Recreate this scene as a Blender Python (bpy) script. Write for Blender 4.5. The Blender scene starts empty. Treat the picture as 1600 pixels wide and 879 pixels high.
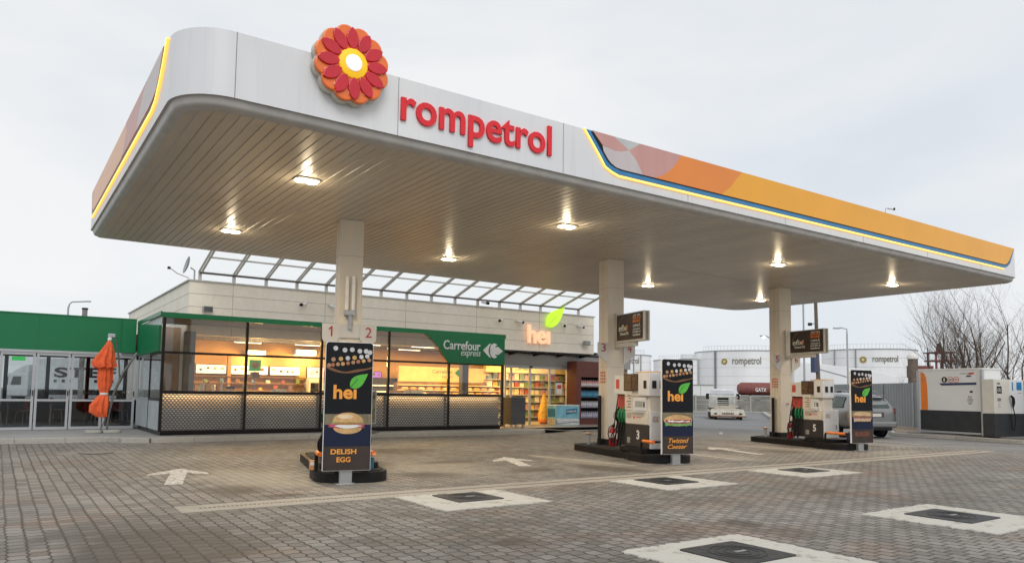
import bpy, math, random
from mathutils import Matrix, Vector
random.seed(7)
R = math.radians
S = bpy.context.scene
COL = S.collection

# ------------------------------------------------------------------ camera
cam_d = bpy.data.cameras.new('camera'); cam = bpy.data.objects.new('camera', cam_d); COL.objects.link(cam)
cam_d.sensor_width = 36; cam_d.lens = 25.98; cam_d.shift_x = 0; cam_d.shift_y = 0.0544
cam_d.clip_start = .1; cam_d.clip_end = 3000
rt, up, fw = (0.821221, -0.570455, 0.013344), (-0.053837, -0.054178, 0.997079), (0.568066, 0.81954, 0.075204)
cam.matrix_world = Matrix(((rt[0], up[0], -fw[0], 0), (rt[1], up[1], -fw[1], 0), (rt[2], up[2], -fw[2], 1.35), (0, 0, 0, 1)))
S.camera = cam
S.view_settings.view_transform = 'Standard'; S.view_settings.look = 'None'
S.view_settings.exposure = 0.06; S.view_settings.gamma = 1.0; S.view_settings.use_curve_mapping = False
try:
    S.cycles.max_bounces = 8; S.cycles.transparent_max_bounces = 16; S.cycles.use_denoising = True
except Exception: pass

# ------------------------------------------------------------------ sky and sun (overcast)
SUN_EL, SUN_AZ = R(42), R(200)
w = bpy.data.worlds.new('World'); S.world = w; w.use_nodes = True
nt = w.node_tree; N = nt.nodes; L = nt.links; N.clear()
out = N.new('ShaderNodeOutputWorld'); bg = N.new('ShaderNodeBackground'); bg.inputs['Strength'].default_value = .1
sky = N.new('ShaderNodeTexSky'); sky.sky_type = 'NISHITA'; sky.sun_disc = False; sky.sun_elevation = SUN_EL; sky.sun_rotation = SUN_AZ
tc = N.new('ShaderNodeTexCoord'); mp = N.new('ShaderNodeMapping'); mp.inputs['Scale'].default_value = (1, 1, 2.6)
n1 = N.new('ShaderNodeTexNoise'); n1.inputs['Scale'].default_value = 1.7; n1.inputs['Detail'].default_value = 5; n1.inputs['Roughness'].default_value = .5
n1.inputs['Distortion'].default_value = .4
cr = N.new('ShaderNodeValToRGB'); cr.color_ramp.elements[0].position = .33; cr.color_ramp.elements[1].position = .62
cr.color_ramp.elements[0].color = (7.2, 7.7, 8.25, 1); cr.color_ramp.elements[1].color = (9.0, 9.05, 9.05, 1)
mx = N.new('ShaderNodeMixRGB'); mx.inputs[0].default_value = .93
L.new(tc.outputs['Generated'], mp.inputs[0]); L.new(mp.outputs[0], n1.inputs['Vector']); L.new(n1.outputs[0], cr.inputs[0])
L.new(sky.outputs[0], mx.inputs[1]); L.new(cr.outputs[0], mx.inputs[2]); L.new(mx.outputs[0], bg.inputs[0]); L.new(bg.outputs[0], out.inputs[0])
sl = bpy.data.lights.new('sun', 'SUN'); sl.energy = 1.1; sl.angle = R(30); sl.color = (1, .97, .93)
so = bpy.data.objects.new('sun', sl); COL.objects.link(so)
so.rotation_euler = (R(90) - SUN_EL, 0, R(180) - SUN_AZ)
so.location = (0, 0, 30)

# ------------------------------------------------------------------ materials
MC = {}
def nodes(name):
    m = bpy.data.materials.new(name); m.use_nodes = True
    t = m.node_tree; b = t.nodes['Principled BSDF']; return m, t, b
def obj_noise(t, scale, detail=4, rough=.55, stretch=(1, 1, 1)):
    c = t.nodes.new('ShaderNodeTexCoord'); p = t.nodes.new('ShaderNodeMapping'); p.inputs['Scale'].default_value = stretch
    n = t.nodes.new('ShaderNodeTexNoise'); n.inputs['Scale'].default_value = scale; n.inputs['Detail'].default_value = detail; n.inputs['Roughness'].default_value = rough
    t.links.new(c.outputs['Object'], p.inputs[0]); t.links.new(p.outputs[0], n.inputs['Vector']); return n
def M(name, col, rough=.5, metal=0., var=.12, scale=4., bump=0., stretch=(1, 1, 1), coat=0., spec=None):
    if name in MC: return MC[name]
    m, t, b = nodes(name)
    b.inputs['Roughness'].default_value = rough; b.inputs['Metallic'].default_value = metal
    if coat: b.inputs['Coat Weight'].default_value = coat
    if spec is None and max(col) < .08: spec = .22
    if spec is not None: b.inputs['Specular IOR Level'].default_value = spec
    n = obj_noise(t, scale, stretch=stretch)
    r = t.nodes.new('ShaderNodeValToRGB'); r.color_ramp.elements[0].position = .3; r.color_ramp.elements[1].position = .7
    r.color_ramp.elements[0].color = (*[max(0, c * (1 - var)) for c in col], 1); r.color_ramp.elements[1].color = (*[min(1, c * (1 + var * .6)) for c in col], 1)
    t.links.new(n.outputs[0], r.inputs[0]); t.links.new(r.outputs[0], b.inputs['Base Color'])
    if bump:
        bp = t.nodes.new('ShaderNodeBump'); bp.inputs['Strength'].default_value = bump; bp.inputs['Distance'].default_value = .02
        n2 = obj_noise(t, scale * 8); t.links.new(n2.outputs[0], bp.inputs['Height']); t.links.new(bp.outputs[0], b.inputs['Normal'])
    MC[name] = m; return m
def EM(name, col, s):
    if name in MC: return MC[name]
    m, t, b = nodes(name); b.inputs['Base Color'].default_value = (*col, 1)
    b.inputs['Emission Color'].default_value = (*col, 1); b.inputs['Emission Strength'].default_value = s
    MC[name] = m; return m
def glass_mat(name, tint, base=.05, gain=.9):
    m = bpy.data.materials.new(name); m.use_nodes = True; t = m.node_tree; t.nodes.clear()
    o = t.nodes.new('ShaderNodeOutputMaterial'); mi = t.nodes.new('ShaderNodeMixShader'); tr = t.nodes.new('ShaderNodeBsdfTransparent')
    gl = t.nodes.new('ShaderNodeBsdfGlossy'); gl.inputs['Roughness'].default_value = .015; gl.inputs['Color'].default_value = (.9, .93, .95, 1)
    fr = t.nodes.new('ShaderNodeFresnel'); fr.inputs[0].default_value = 1.5
    mm = t.nodes.new('ShaderNodeMath'); mm.operation = 'MULTIPLY_ADD'; mm.inputs[1].default_value = gain; mm.inputs[2].default_value = base
    tr.inputs[0].default_value = (*tint, 1)
    t.links.new(fr.outputs[0], mm.inputs[0]); t.links.new(mm.outputs[0], mi.inputs[0]); t.links.new(tr.outputs[0], mi.inputs[1]); t.links.new(gl.outputs[0], mi.inputs[2]); t.links.new(mi.outputs[0], o.inputs[0])
    return m
GLASS = glass_mat('shop_glass', (.95, .95, .94), .02, .7); GLASSD = glass_mat('tinted_glass', (.80, .82, .83), .02, .6); GLASSP = glass_mat('pavilion_glass', (.88, .90, .90), .0, .7)
CARGLASS = None

def mathn(t, op, a, b=None, c=None):
    n = t.nodes.new('ShaderNodeMath'); n.operation = op
    for i, v in enumerate((a, b, c)):
        if v is None: continue
        if isinstance(v, (int, float)): n.inputs[i].default_value = v
        else: t.links.new(v, n.inputs[i])
    return n.outputs[0]
def mixc(t, fac, a, b, mode='MIX'):
    n = t.nodes.new('ShaderNodeMixRGB'); n.blend_type = mode
    for i, v in ((0, fac), (1, a), (2, b)):
        if isinstance(v, (int, float)): n.inputs[i].default_value = v
        elif isinstance(v, tuple): n.inputs[i].default_value = (*v, 1)
        else: t.links.new(v, n.inputs[i])
    return n.outputs[0]
def ramp(t, x, p0, p1, c0=(0, 0, 0), c1=(1, 1, 1)):
    r = t.nodes.new('ShaderNodeValToRGB'); r.color_ramp.elements[0].position = p0; r.color_ramp.elements[1].position = p1
    r.color_ramp.elements[0].color = (*c0, 1); r.color_ramp.elements[1].color = (*c1, 1); t.links.new(x, r.inputs[0]); return r.outputs[0]

def paver_mat():
    m, t, b = nodes('grey_block_paving')
    c = t.nodes.new('ShaderNodeTexCoord'); sp = t.nodes.new('ShaderNodeSeparateXYZ'); t.links.new(c.outputs['Object'], sp.inputs[0])
    # slight waviness of the rows
    wn = t.nodes.new('ShaderNodeTexNoise'); wn.inputs['Scale'].default_value = .9; wn.inputs['Detail'].default_value = 2
    t.links.new(c.outputs['Object'], wn.inputs['Vector'])
    wob = mathn(t, 'MULTIPLY', mathn(t, 'SUBTRACT', wn.outputs[0], .5), .05)
    zig = mathn(t, 'MULTIPLY', mathn(t, 'PINGPONG', sp.outputs[1], .08), .26)
    wn2 = t.nodes.new('ShaderNodeTexNoise'); wn2.inputs['Scale'].default_value = 11; wn2.inputs['Detail'].default_value = 2; t.links.new(c.outputs['Object'], wn2.inputs['Vector'])
    wob2 = mathn(t, 'MULTIPLY', mathn(t, 'SUBTRACT', wn2.outputs[0], .5), .018)
    cb = t.nodes.new('ShaderNodeCombineXYZ'); t.links.new(mathn(t, 'ADD', mathn(t, 'ADD', sp.outputs[1], wob), wob2), cb.inputs[0]); t.links.new(mathn(t, 'ADD', mathn(t, 'ADD', mathn(t, 'ADD', sp.outputs[0], wob), zig), wob2), cb.inputs[1])
    bk = t.nodes.new('ShaderNodeTexBrick'); bk.offset = .5
    for k, v in (('Scale', 1.), ('Mortar Size', .013), ('Mortar Smooth', .7), ('Bias', -.1), ('Brick Width', .16), ('Row Height', .145)): bk.inputs[k].default_value = v
    bk.inputs['Color1'].default_value = (.30, .286, .264, 1); bk.inputs['Color2'].default_value = (.178, .167, .153, 1); bk.inputs['Mortar'].default_value = (.07, .062, .053, 1)
    t.links.new(cb.outputs[0], bk.inputs['Vector'])
    big = obj_noise(t, .28, 5, .6); mid = obj_noise(t, 1.1, 4, .6); red = obj_noise(t, .55, 3, .5, (1, 1.6, 1)); fine = obj_noise(t, 26, 3, .7)
    col = mixc(t, ramp(t, red.outputs[0], .54, .70), bk.outputs['Color'], (1.1, .9, .82), 'MULTIPLY')
    col = mixc(t, 1., col, ramp(t, big.outputs[0], .32, .68, (.72, .71, .69), (1.10, 1.10, 1.10)), 'MULTIPLY')
    col = mixc(t, 1., col, ramp(t, mid.outputs[0], .3, .7, (.8, .79, .77), (1.15, 1.15, 1.14)), 'MULTIPLY')
    col = mixc(t, 1., col, ramp(t, fine.outputs[0], .25, .75, (.82, .82, .82), (1.15, 1.15, 1.15)), 'MULTIPLY')
    # spilled cement wash round the island noses and dark drips of fuel beside them
    def blot(cx, cy, rx, ry):
        dx = mathn(t, 'DIVIDE', mathn(t, 'SUBTRACT', sp.outputs[0], cx), rx); dy = mathn(t, 'DIVIDE', mathn(t, 'SUBTRACT', sp.outputs[1], cy), ry)
        d = mathn(t, 'SQRT', mathn(t, 'ADD', mathn(t, 'MULTIPLY', dx, dx), mathn(t, 'MULTIPLY', dy, dy)))
        d = mathn(t, 'ADD', d, mathn(t, 'MULTIPLY', mathn(t, 'SUBTRACT', mid.outputs[0], .5), 1.6))
        return mathn(t, 'SUBTRACT', 1., mathn(t, 'SMOOTH_MIN', d, 1., .3))
    pale = None; dark = None
    for q in ((3.3, 11.6, 1.0, 1.7), (6.5, 11.8, 1.2, 1.5), (4.3, 9.8, 1.3, .5), (9.8, 11.5, .45, 2.0), (13.2, 11.0, .7, 1.4), (11., 9.7, 1.6, .4), (17., 11.6, .6, 2.1), (18.6, 9.9, 1.4, .5)):
        v = blot(*q); pale = v if pale is None else mathn(t, 'MAXIMUM', pale, v)
    for q in ((5.2, 8.2, .4, .25), (7.2, 12.6, .9, .35), (8.0, 10.6, .7, .4), (3.1, 9.6, .5, .2), (14.6, 12.3, .5, .9), (20.3, 11.5, .8, .6), (3.9, 5.6, .25, .2), (6.6, 5.2, .2, .3), (1.4, 4.6, .3, .35), (9.9, 6.3, .35, .2), (5.9, 10.9, .6, .7), (5.6, 13.2, .7, 1.2), (9.3, 10.2, .6, .9), (2.7, 10.4, .5, .6), (15.9, 11.4, .8, .9), (12.6, 13., .6, 1.4), (1.2, 7.2, 1.1, 1.6), (7.6, 15.5, 1.3, .9)):
        v = blot(*q); dark = v if dark is None else mathn(t, 'MAXIMUM', dark, v)
    col = mixc(t, mathn(t, 'MINIMUM', mathn(t, 'MULTIPLY', pale, .8), .38), col, (.42, .38, .30))
    col = mixc(t, mathn(t, 'MINIMUM', mathn(t, 'MULTIPLY', dark, 1.3), .72), col, (.075, .062, .046))
    t.links.new(col, b.inputs['Base Color'])
    b.inputs['Specular IOR Level'].default_value = .35
    t.links.new(ramp(t, mid.outputs[0], .3, .7, (.55, .55, .55), (.8, .8, .8)), b.inputs['Roughness'])
    bp = t.nodes.new('ShaderNodeBump'); bp.inputs['Strength'].default_value = .6; bp.inputs['Distance'].default_value = .012
    h = mathn(t, 'SUBTRACT', 1., bk.outputs['Fac']); h = mathn(t, 'ADD', h, mathn(t, 'MULTIPLY', fine.outputs[0], .35))
    t.links.new(h, bp.inputs['Height']); t.links.new(bp.outputs[0], b.inputs['Normal'])
    return m
def asphalt_mat(name, c0, c1):
    m, t, b = nodes(name); a = obj_noise(t, .35, 5, .6); f = obj_noise(t, 40, 3, .7)
    col = mixc(t, 1., ramp(t, a.outputs[0], .3, .7, c0, c1), ramp(t, f.outputs[0], .3, .7, (.75, .75, .75), (1.2, 1.2, 1.2)), 'MULTIPLY')
    t.links.new(col, b.inputs['Base Color']); b.inputs['Roughness'].default_value = .8
    bp = t.nodes.new('ShaderNodeBump'); bp.inputs['Strength'].default_value = .3; bp.inputs['Distance'].default_value = .01
    t.links.new(f.outputs[0], bp.inputs['Height']); t.links.new(bp.outputs[0], b.inputs['Normal']); return m
def worn_mat(name, col, keep=.5, under=(.25, .23, .2), scale=14):
    m, t, b = nodes(name); a = obj_noise(t, scale, 5, .75)
    t.links.new(mixc(t, ramp(t, a.outputs[0], keep - .06, keep + .04), col, under), b.inputs['Base Color']); b.inputs['Roughness'].default_value = .75; return m
def perforated_mat():
    m = bpy.data.materials.new('perforated_black_steel'); m.use_nodes = True; t = m.node_tree; b = t.nodes['Principled BSDF']; o = t.nodes['Material Output']
    b.inputs['Base Color'].default_value = (.16, .165, .17, 1); b.inputs['Metallic'].default_value = .4; b.inputs['Roughness'].default_value = .4
    c = t.nodes.new('ShaderNodeTexCoord'); sp = t.nodes.new('ShaderNodeSeparateXYZ'); t.links.new(c.outputs['Object'], sp.inputs[0])
    u = mathn(t, 'ADD', sp.outputs[0], sp.outputs[1]); row = mathn(t, 'DIVIDE', sp.outputs[2], .056)
    fl = mathn(t, 'FLOOR', row); sh = mathn(t, 'MULTIPLY', mathn(t, 'MODULO', fl, 2.), .5)
    fu = mathn(t, 'SUBTRACT', mathn(t, 'FRACT', mathn(t, 'ADD', mathn(t, 'DIVIDE', u, .092), sh)), .5)
    fv = mathn(t, 'SUBTRACT', mathn(t, 'FRACT', row), .5)
    d = mathn(t, 'ADD', mathn(t, 'ABSOLUTE', mathn(t, 'MULTIPLY', fu, 1.)), mathn(t, 'ABSOLUTE', mathn(t, 'MULTIPLY', fv, .9)))
    hole = mathn(t, 'LESS_THAN', d, .35)
    tr = t.nodes.new('ShaderNodeBsdfTransparent'); mi = t.nodes.new('ShaderNodeMixShader')
    t.links.new(hole, mi.inputs[0]); t.links.new(b.outputs[0], mi.inputs[1]); t.links.new(tr.outputs[0], mi.inputs[2]); t.links.new(mi.outputs[0], o.inputs[0]); return m
def stripe_mat(name, col, dark, axis, pitch, rough=.5, metal=0.):
    m, t, b = nodes(name); c = t.nodes.new('ShaderNodeTexCoord'); sp = t.nodes.new('ShaderNodeSeparateXYZ'); t.links.new(c.outputs['Object'], sp.inputs[0])
    f = mathn(t, 'FRACT', mathn(t, 'DIVIDE', sp.outputs[axis], pitch)); n = obj_noise(t, 1.5)
    cc = mixc(t, mathn(t, 'LESS_THAN', f, .12), col, dark); cc = mixc(t, 1., cc, ramp(t, n.outputs[0], .3, .7, (.85, .85, .85), (1.08, 1.08, 1.08)), 'MULTIPLY')
    t.links.new(cc, b.inputs['Base Color']); b.inputs['Roughness'].default_value = rough; b.inputs['Metallic'].default_value = metal; return m
def panel_mat():
    # cream cladding with dirt streaks
    m, t, b = nodes('cream_cladding'); n = obj_noise(t, 1.2, 5, .6, (1, 1, .25)); f = obj_noise(t, 9, 3, .6)
    col = mixc(t, 1., ramp(t, n.outputs[0], .3, .72, (.80, .725, .60), (.88, .81, .69)), ramp(t, f.outputs[0], .3, .7, (.95, .95, .95), (1.03, 1.03, 1.03)), 'MULTIPLY')
    t.links.new(col, b.inputs['Base Color']); b.inputs['Roughness'].default_value = .45; return m

PAVER = paver_mat(); ASPH = asphalt_mat('grey_asphalt', (.17, .17, .17), (.235, .235, .232)); CONC = asphalt_mat('concrete', (.36, .35, .32), (.47, .455, .42))
APRON = worn_mat('white_cement_apron', (.55, .53, .475), .60, (.36, .33, .28), 5); PAINT = worn_mat('worn_white_paint', (.60, .585, .55), .53)
SIDEW = asphalt_mat('sidewalk_concrete', (.25, .25, .245), (.33, .33, .32)); SOIL = asphalt_mat('brown_soil', (.18, .13, .09), (.30, .24, .17))
DRAINC = asphalt_mat('drain_concrete', (.33, .30, .25), (.42, .385, .33))
PERF = perforated_mat(); CLAD = panel_mat()
def streaky(name, c0, c1):
    m, t, b = nodes(name); n = obj_noise(t, 1.1, 4, .6, (1, 1, .2)); f = obj_noise(t, 7, 5, .7, (1, 1, .05)); g = obj_noise(t, .5, 2)
    col = ramp(t, n.outputs[0], .3, .7, c0, c1)
    col = mixc(t, 1., col, ramp(t, f.outputs[0], .52, .72, (1, 1, 1), (.93, .925, .915)), 'MULTIPLY'); col = mixc(t, 1., col, ramp(t, g.outputs[0], .35, .65, (.96, .96, .97), (1.03, 1.03, 1.02)), 'MULTIPLY')
    t.links.new(col, b.inputs['Base Color']); t.links.new(ramp(t, n.outputs[0], .3, .7, (.25, .25, .25), (.5, .5, .5)), b.inputs['Roughness']); return m
WHITE = M('white_paint', (.76, .76, .755), .4, var=.06, scale=1.5, stretch=(1, 1, .2)); FASCIA = streaky('white_fascia_panels', (.74, .755, .775), (.81, .82, .83))
def soffit_mat():
    m, t, b = nodes('soffit_panels'); n = obj_noise(t, .25, 4); f = obj_noise(t, 2.5, 3, .5, (1, .15, 1))
    col = mixc(t, 1., ramp(t, n.outputs[0], .3, .7, (.51, .46, .385), (.60, .545, .465)), ramp(t, f.outputs[0], .3, .7, (.9, .9, .9), (1.05, 1.05, 1.05)), 'MULTIPLY')
    t.links.new(col, b.inputs['Base Color']); b.inputs['Roughness'].default_value = .33; b.inputs['Specular IOR Level'].default_value = .5; return m
SOFFIT = soffit_mat()
GUTTER = M('grey_gutter', (.50, .48, .45), .4); BLACK = M('black_paint', (.018, .018, .02), .3, var=.3); DARK = M('dark_plastic', (.05, .045, .045), .45)
COLM = M('column_cream', (.72, .65, .55), .45, var=.08, scale=1.5, stretch=(1, 1, .3)); GREEN = M('green_fascia', (.003, .165, .06), .35, var=.05, scale=.8)
FRAMEB = M('black_window_frame', (.02, .016, .016), .35); FRAMEW = M('pale_grey_frame', (.46, .48, .50), .4, .3, var=.06); STEEL = M('galvanised_steel', (.42, .43, .43), .4, .7)
ORANGE = M('orange_plastic', (.85, .22, .03), .4); ORF = M('orange_fabric', (.82, .135, .04), .85, var=.25, scale=6, bump=.4); RED = M('red_paint', (.55, .02, .03), .35)
ORA1 = M('orange_panel', (.86, .27, .045), .35, var=.05, scale=1); ORA2 = M('amber_panel', (.92, .42, .03), .35, var=.05, scale=1)
PINK = M('faded_pink_panel', (.62, .33, .30), .4, var=.08, scale=4, stretch=(1, 1, .1)); PGREY = M('pale_pink_panel', (.60, .54, .54), .4, var=.06, scale=4, stretch=(1, 1, .1)); LGREY = M('pale_grey_panel', (.55, .57, .56), .4, var=.08)
PEACH = M('peach_panel', (.80, .42, .22), .35, var=.06); BLUE = M('blue_band', (.03, .22, .48), .4); NAVY = M('black_band', (.012, .010, .012), .4); DKRED = M('dark_red_band', (.10, .012, .008), .4)
LOGR = M('logo_red', (.66, .012, .03), .3, var=.12, coat=.2); LOGO_O = M('logo_orange', (.95, .20, .035), .35, var=.1, coat=.15); LOGY = EM('logo_yellow', (1, .58, .01), .25); LOGW = EM('logo_white', (1, 1, .98), .3)
LETR = M('letter_red', (.80, .018, .03), .5, var=.05)
NEON = EM('neon_yellow', (1, .50, .08), 1.2); NEON2 = EM('neon_core', (1, .66, .18), 1.5)
LAMP = EM('lamp_face', (1, .86, .58), 28); GRILL = M('light_rim', (.6, .56, .5), .4)
TANK = M('tank_white', (.88, .885, .885), .5, var=.10, scale=.35, stretch=(1, 1, .15)); GOLD = M('gold_disc', (.36, .26, .05), .4, .2); TGREY = M('tank_lettering', (.22, .20, .16), .6)
RUSTR = M('rusty_red_tanker', (.22, .065, .055), .6, var=.25); CWALL = M('concrete_panels', (.26, .25, .225), .85, var=.3, scale=1.2, bump=.3)
FENCE = M('grey_corrugated_sheet', (.29, .32, .335), .45, .2, var=.1, scale=.7); BARK = M('bare_bark', (.115, .08, .058), .9, var=.35, scale=5)
ALU = M('aluminium', (.60, .58, .54), .45, .2, var=.05); SKYGL = M('milky_skylight_sheet', (.80, .83, .83), .3, var=.04)
def translucent(name, col, k=.55):
    m, t, b = nodes(name); b.inputs['Base Color'].default_value = (*col, 1); b.inputs['Roughness'].default_value = .4
    tl = t.nodes.new('ShaderNodeBsdfTranslucent'); tl.inputs[0].default_value = (*col, 1); tr = t.nodes.new('ShaderNodeBsdfTransparent'); m1 = t.nodes.new('ShaderNodeMixShader'); m2 = t.nodes.new('ShaderNodeMixShader')
    m1.inputs[0].default_value = k; m2.inputs[0].default_value = .6
    t.links.new(b.outputs[0], m1.inputs[1]); t.links.new(tl.outputs[0], m1.inputs[2]); t.links.new(m1.outputs[0], m2.inputs[1]); t.links.new(tr.outputs[0], m2.inputs[2])
    t.links.new(m2.outputs[0], t.nodes['Material Output'].inputs[0]); return m
MILKY = translucent('milky_sheet', (.96, .98, .98), .9)

# ------------------------------------------------------------------ mesh helpers
FRONT = ((1, 0, 0), (0, 0, 1), (0, -1, 0)); LEFT = ((0, -1, 0), (0, 0, 1), (-1, 0, 0)); UPF = ((1, 0, 0), (0, 1, 0), (0, 0, 1))
class MB:
    def __init__(s): s.v = []; s.f = []; s.m = []; s.T = None
    def pts(s, ps):
        i = len(s.v)
        for p in ps:
            p = Vector(p); s.v.append(s.T @ p if s.T else p)
        return i
    def face(s, ps, m=0):
        i = s.pts(ps); s.f.append(list(range(i, i + len(ps)))); s.m.append(m); return s
    def box(s, x0, x1, y0, y1, z0, z1, m=0):
        i = s.pts([(x, y, z) for z in (z0, z1) for y in (y0, y1) for x in (x0, x1)])
        for q in ((0, 2, 3, 1), (4, 5, 7, 6), (0, 1, 5, 4), (2, 6, 7, 3), (0, 4, 6, 2), (1, 3, 7, 5)): s.f.append([i + k for k in q]); s.m.append(m)
        return s
    def prism(s, poly, d, fr=UPF, o=(0, 0, 0), m=0, ms=None):
        U, V, Nn = map(Vector, fr); o = Vector(o); a = [o + U * p[0] + V * p[1] for p in poly]; b = [q + Nn * d for q in a]; n = len(a)
        i = s.pts(a + b); s.f.append([i + k for k in range(n)][::-1]); s.m.append(m if ms is None else ms); s.f.append([i + n + k for k in range(n)]); s.m.append(m)
        for k in range(n): s.f.append([i + k, i + (k + 1) % n, i + n + (k + 1) % n, i + n + k]); s.m.append(m if ms is None else ms)
        return s
    def tube(s, pts, r, n=8, m=0, cap=True):
        pts = [Vector(p) for p in pts]; rr = r if isinstance(r, (list, tuple)) else [r] * len(pts); i0 = len(s.v); prev = None
        for k, p in enumerate(pts):
            d = (pts[min(k + 1, len(pts) - 1)] - pts[max(k - 1, 0)]).normalized()
            if prev is None: a = d.orthogonal().normalized()
            else:
                a = prev - d * prev.dot(d); a = a.normalized() if a.length > 1e-5 else d.orthogonal().normalized()
            prev = a; b = d.cross(a)
            s.pts([p + (a * math.cos(2 * math.pi * j / n) + b * math.sin(2 * math.pi * j / n)) * rr[k] for j in range(n)])
        for k in range(len(pts) - 1):
            for j in range(n): s.f.append([i0 + k * n + j, i0 + k * n + (j + 1) % n, i0 + (k + 1) * n + (j + 1) % n, i0 + (k + 1) * n + j]); s.m.append(m)
        if cap:
            s.f.append([i0 + j for j in range(n)][::-1]); s.m.append(m); e = i0 + (len(pts) - 1) * n; s.f.append([e + j for j in range(n)]); s.m.append(m)
        return s
    def lathe(s, prof, c=(0, 0, 0), n=24, m=0, axis=((1, 0, 0), (0, 1, 0), (0, 0, 1)), cap=True):
        X, Y, Z = map(Vector, axis); c = Vector(c); i0 = len(s.v)
        for r, z in prof: s.pts([c + X * r * math.cos(2 * math.pi * j / n) + Y * r * math.sin(2 * math.pi * j / n) + Z * z for j in range(n)])
        for k in range(len(prof) - 1):
            for j in range(n): s.f.append([i0 + k * n + j, i0 + k * n + (j + 1) % n, i0 + (k + 1) * n + (j + 1) % n, i0 + (k + 1) * n + j]); s.m.append(m)
        if cap:
            s.f.append([i0 + j for j in range(n)][::-1]); s.m.append(m); e = i0 + (len(prof) - 1) * n; s.f.append([e + j for j in range(n)]); s.m.append(m)
        return s
    def build(s, name, mats, parent=None, world=False, smooth=False, bevel=0, loc=None, rz=0):
        me = bpy.data.meshes.new(name); T = winv(parent) if (world and parent) else None
        me.from_pydata([tuple(T @ v) if T else tuple(v) for v in s.v], [], s.f)
        for mm in (mats if isinstance(mats, (list, tuple)) else [mats]): me.materials.append(mm)
        me.polygons.foreach_set('material_index', s.m)
        if smooth: me.polygons.foreach_set('use_smooth', [True] * len(s.f))
        me.update(); o = bpy.data.objects.new(name, me); COL.objects.link(o)
        if parent: o.parent = parent
        if loc: o.location = loc; o.rotation_euler = (0, 0, rz)
        if smooth:
            try: me.set_sharp_from_angle(angle=R(40))
            except Exception: pass
        if bevel:
            b = o.modifiers.new('bevel', 'BEVEL'); b.width = bevel; b.segments = 2; b.limit_method = 'ANGLE'; b.angle_limit = R(50)
        return o
def winv(p):
    m = Matrix.Identity(4)
    while p: m = p.matrix_basis @ m; p = p.parent
    return m.inverted()
def tag(o, label, cat, group=None, kind=None):
    if label: o['label'] = label
    if cat: o['category'] = cat
    if group: o['group'] = group
    if kind: o['kind'] = kind
    return o
def thing(name, label, cat, loc=(0, 0, 0), rz=0, group=None):
    o = bpy.data.objects.new(name, None); COL.objects.link(o); o.location = loc; o.rotation_euler = (0, 0, rz); o.empty_display_size = .2
    return tag(o, label, cat, group)
def dup(root, loc, rz=None, label=None, scale=None):
    r = root.copy(); COL.objects.link(r); r.location = loc
    if rz is not None: r.rotation_euler = (0, 0, rz)
    if scale: r.scale = scale
    if label: r['label'] = label
    def rec(a, b):
        for ch in list(a.children):
            c = ch.copy(); COL.objects.link(c); c.parent = b; rec(ch, c)
    rec(root, r); return r
def struct(name, mb, mat, **k):
    o = mb.build(name, mat, **k); o['kind'] = 'structure'; return o
def arc(cx, cy, r, a0, a1, n=8): return [(cx + r * math.cos(R(a0 + (a1 - a0) * i / n)), cy + r * math.sin(R(a0 + (a1 - a0) * i / n))) for i in range(n + 1)]
def rrect(x0, x1, y0, y1, r, top_only=False, n=5):
    p = arc(x1 - r, y1 - r, r, 0, 90, n) + arc(x0 + r, y1 - r, r, 90, 180, n)
    return p + ([(x0, y0), (x1, y0)] if top_only else arc(x0 + r, y0 + r, r, 180, 270, n) + arc(x1 - r, y0 + r, r, 270, 360, n))
def disc(cx, cy, r, n=20, ry=None): return [(cx + r * math.cos(2 * math.pi * i / n), cy + (ry or r) * math.sin(2 * math.pi * i / n)) for i in range(n)]
def text(name, body, mat, parent, a0, b0, w, h, o=(0, 0, 0), fr=FRONT, ext=.004, bold=0., shear=0., world=False, space=1., keep=False):
    cu = bpy.data.curves.new(name, 'FONT'); cu.body = body; cu.size = 1; cu.offset = bold; cu.extrude = .5; cu.shear = shear; cu.space_character = space; cu.resolution_u = 4; cu.align_x = 'CENTER'; cu.space_line = .85
    ob = bpy.data.objects.new(name, cu); me = bpy.data.meshes.new_from_object(ob)
    xs = [v.co.x for v in me.vertices]; ys = [v.co.y for v in me.vertices]; x0, x1, y0, y1 = min(xs), max(xs), min(ys), max(ys)
    U, V, Nn = map(Vector, fr); O = Vector(o); sx = w / (x1 - x0); sy = h / (y1 - y0); T = winv(parent) if world else Matrix.Identity(4)
    for v in me.vertices:
        c = v.co; v.co = T @ (O + U * (a0 + (c.x - x0) * sx) + V * (b0 + (c.y - y0) * sy) + Nn * ((c.z + .5) * ext))
    bpy.data.objects.remove(ob); bpy.data.curves.remove(cu)
    me.name = name; me.materials.clear(); me.materials.append(mat); nob = bpy.data.objects.new(name, me); COL.objects.link(nob)
    if parent: nob.parent = parent
    return nob

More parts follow.
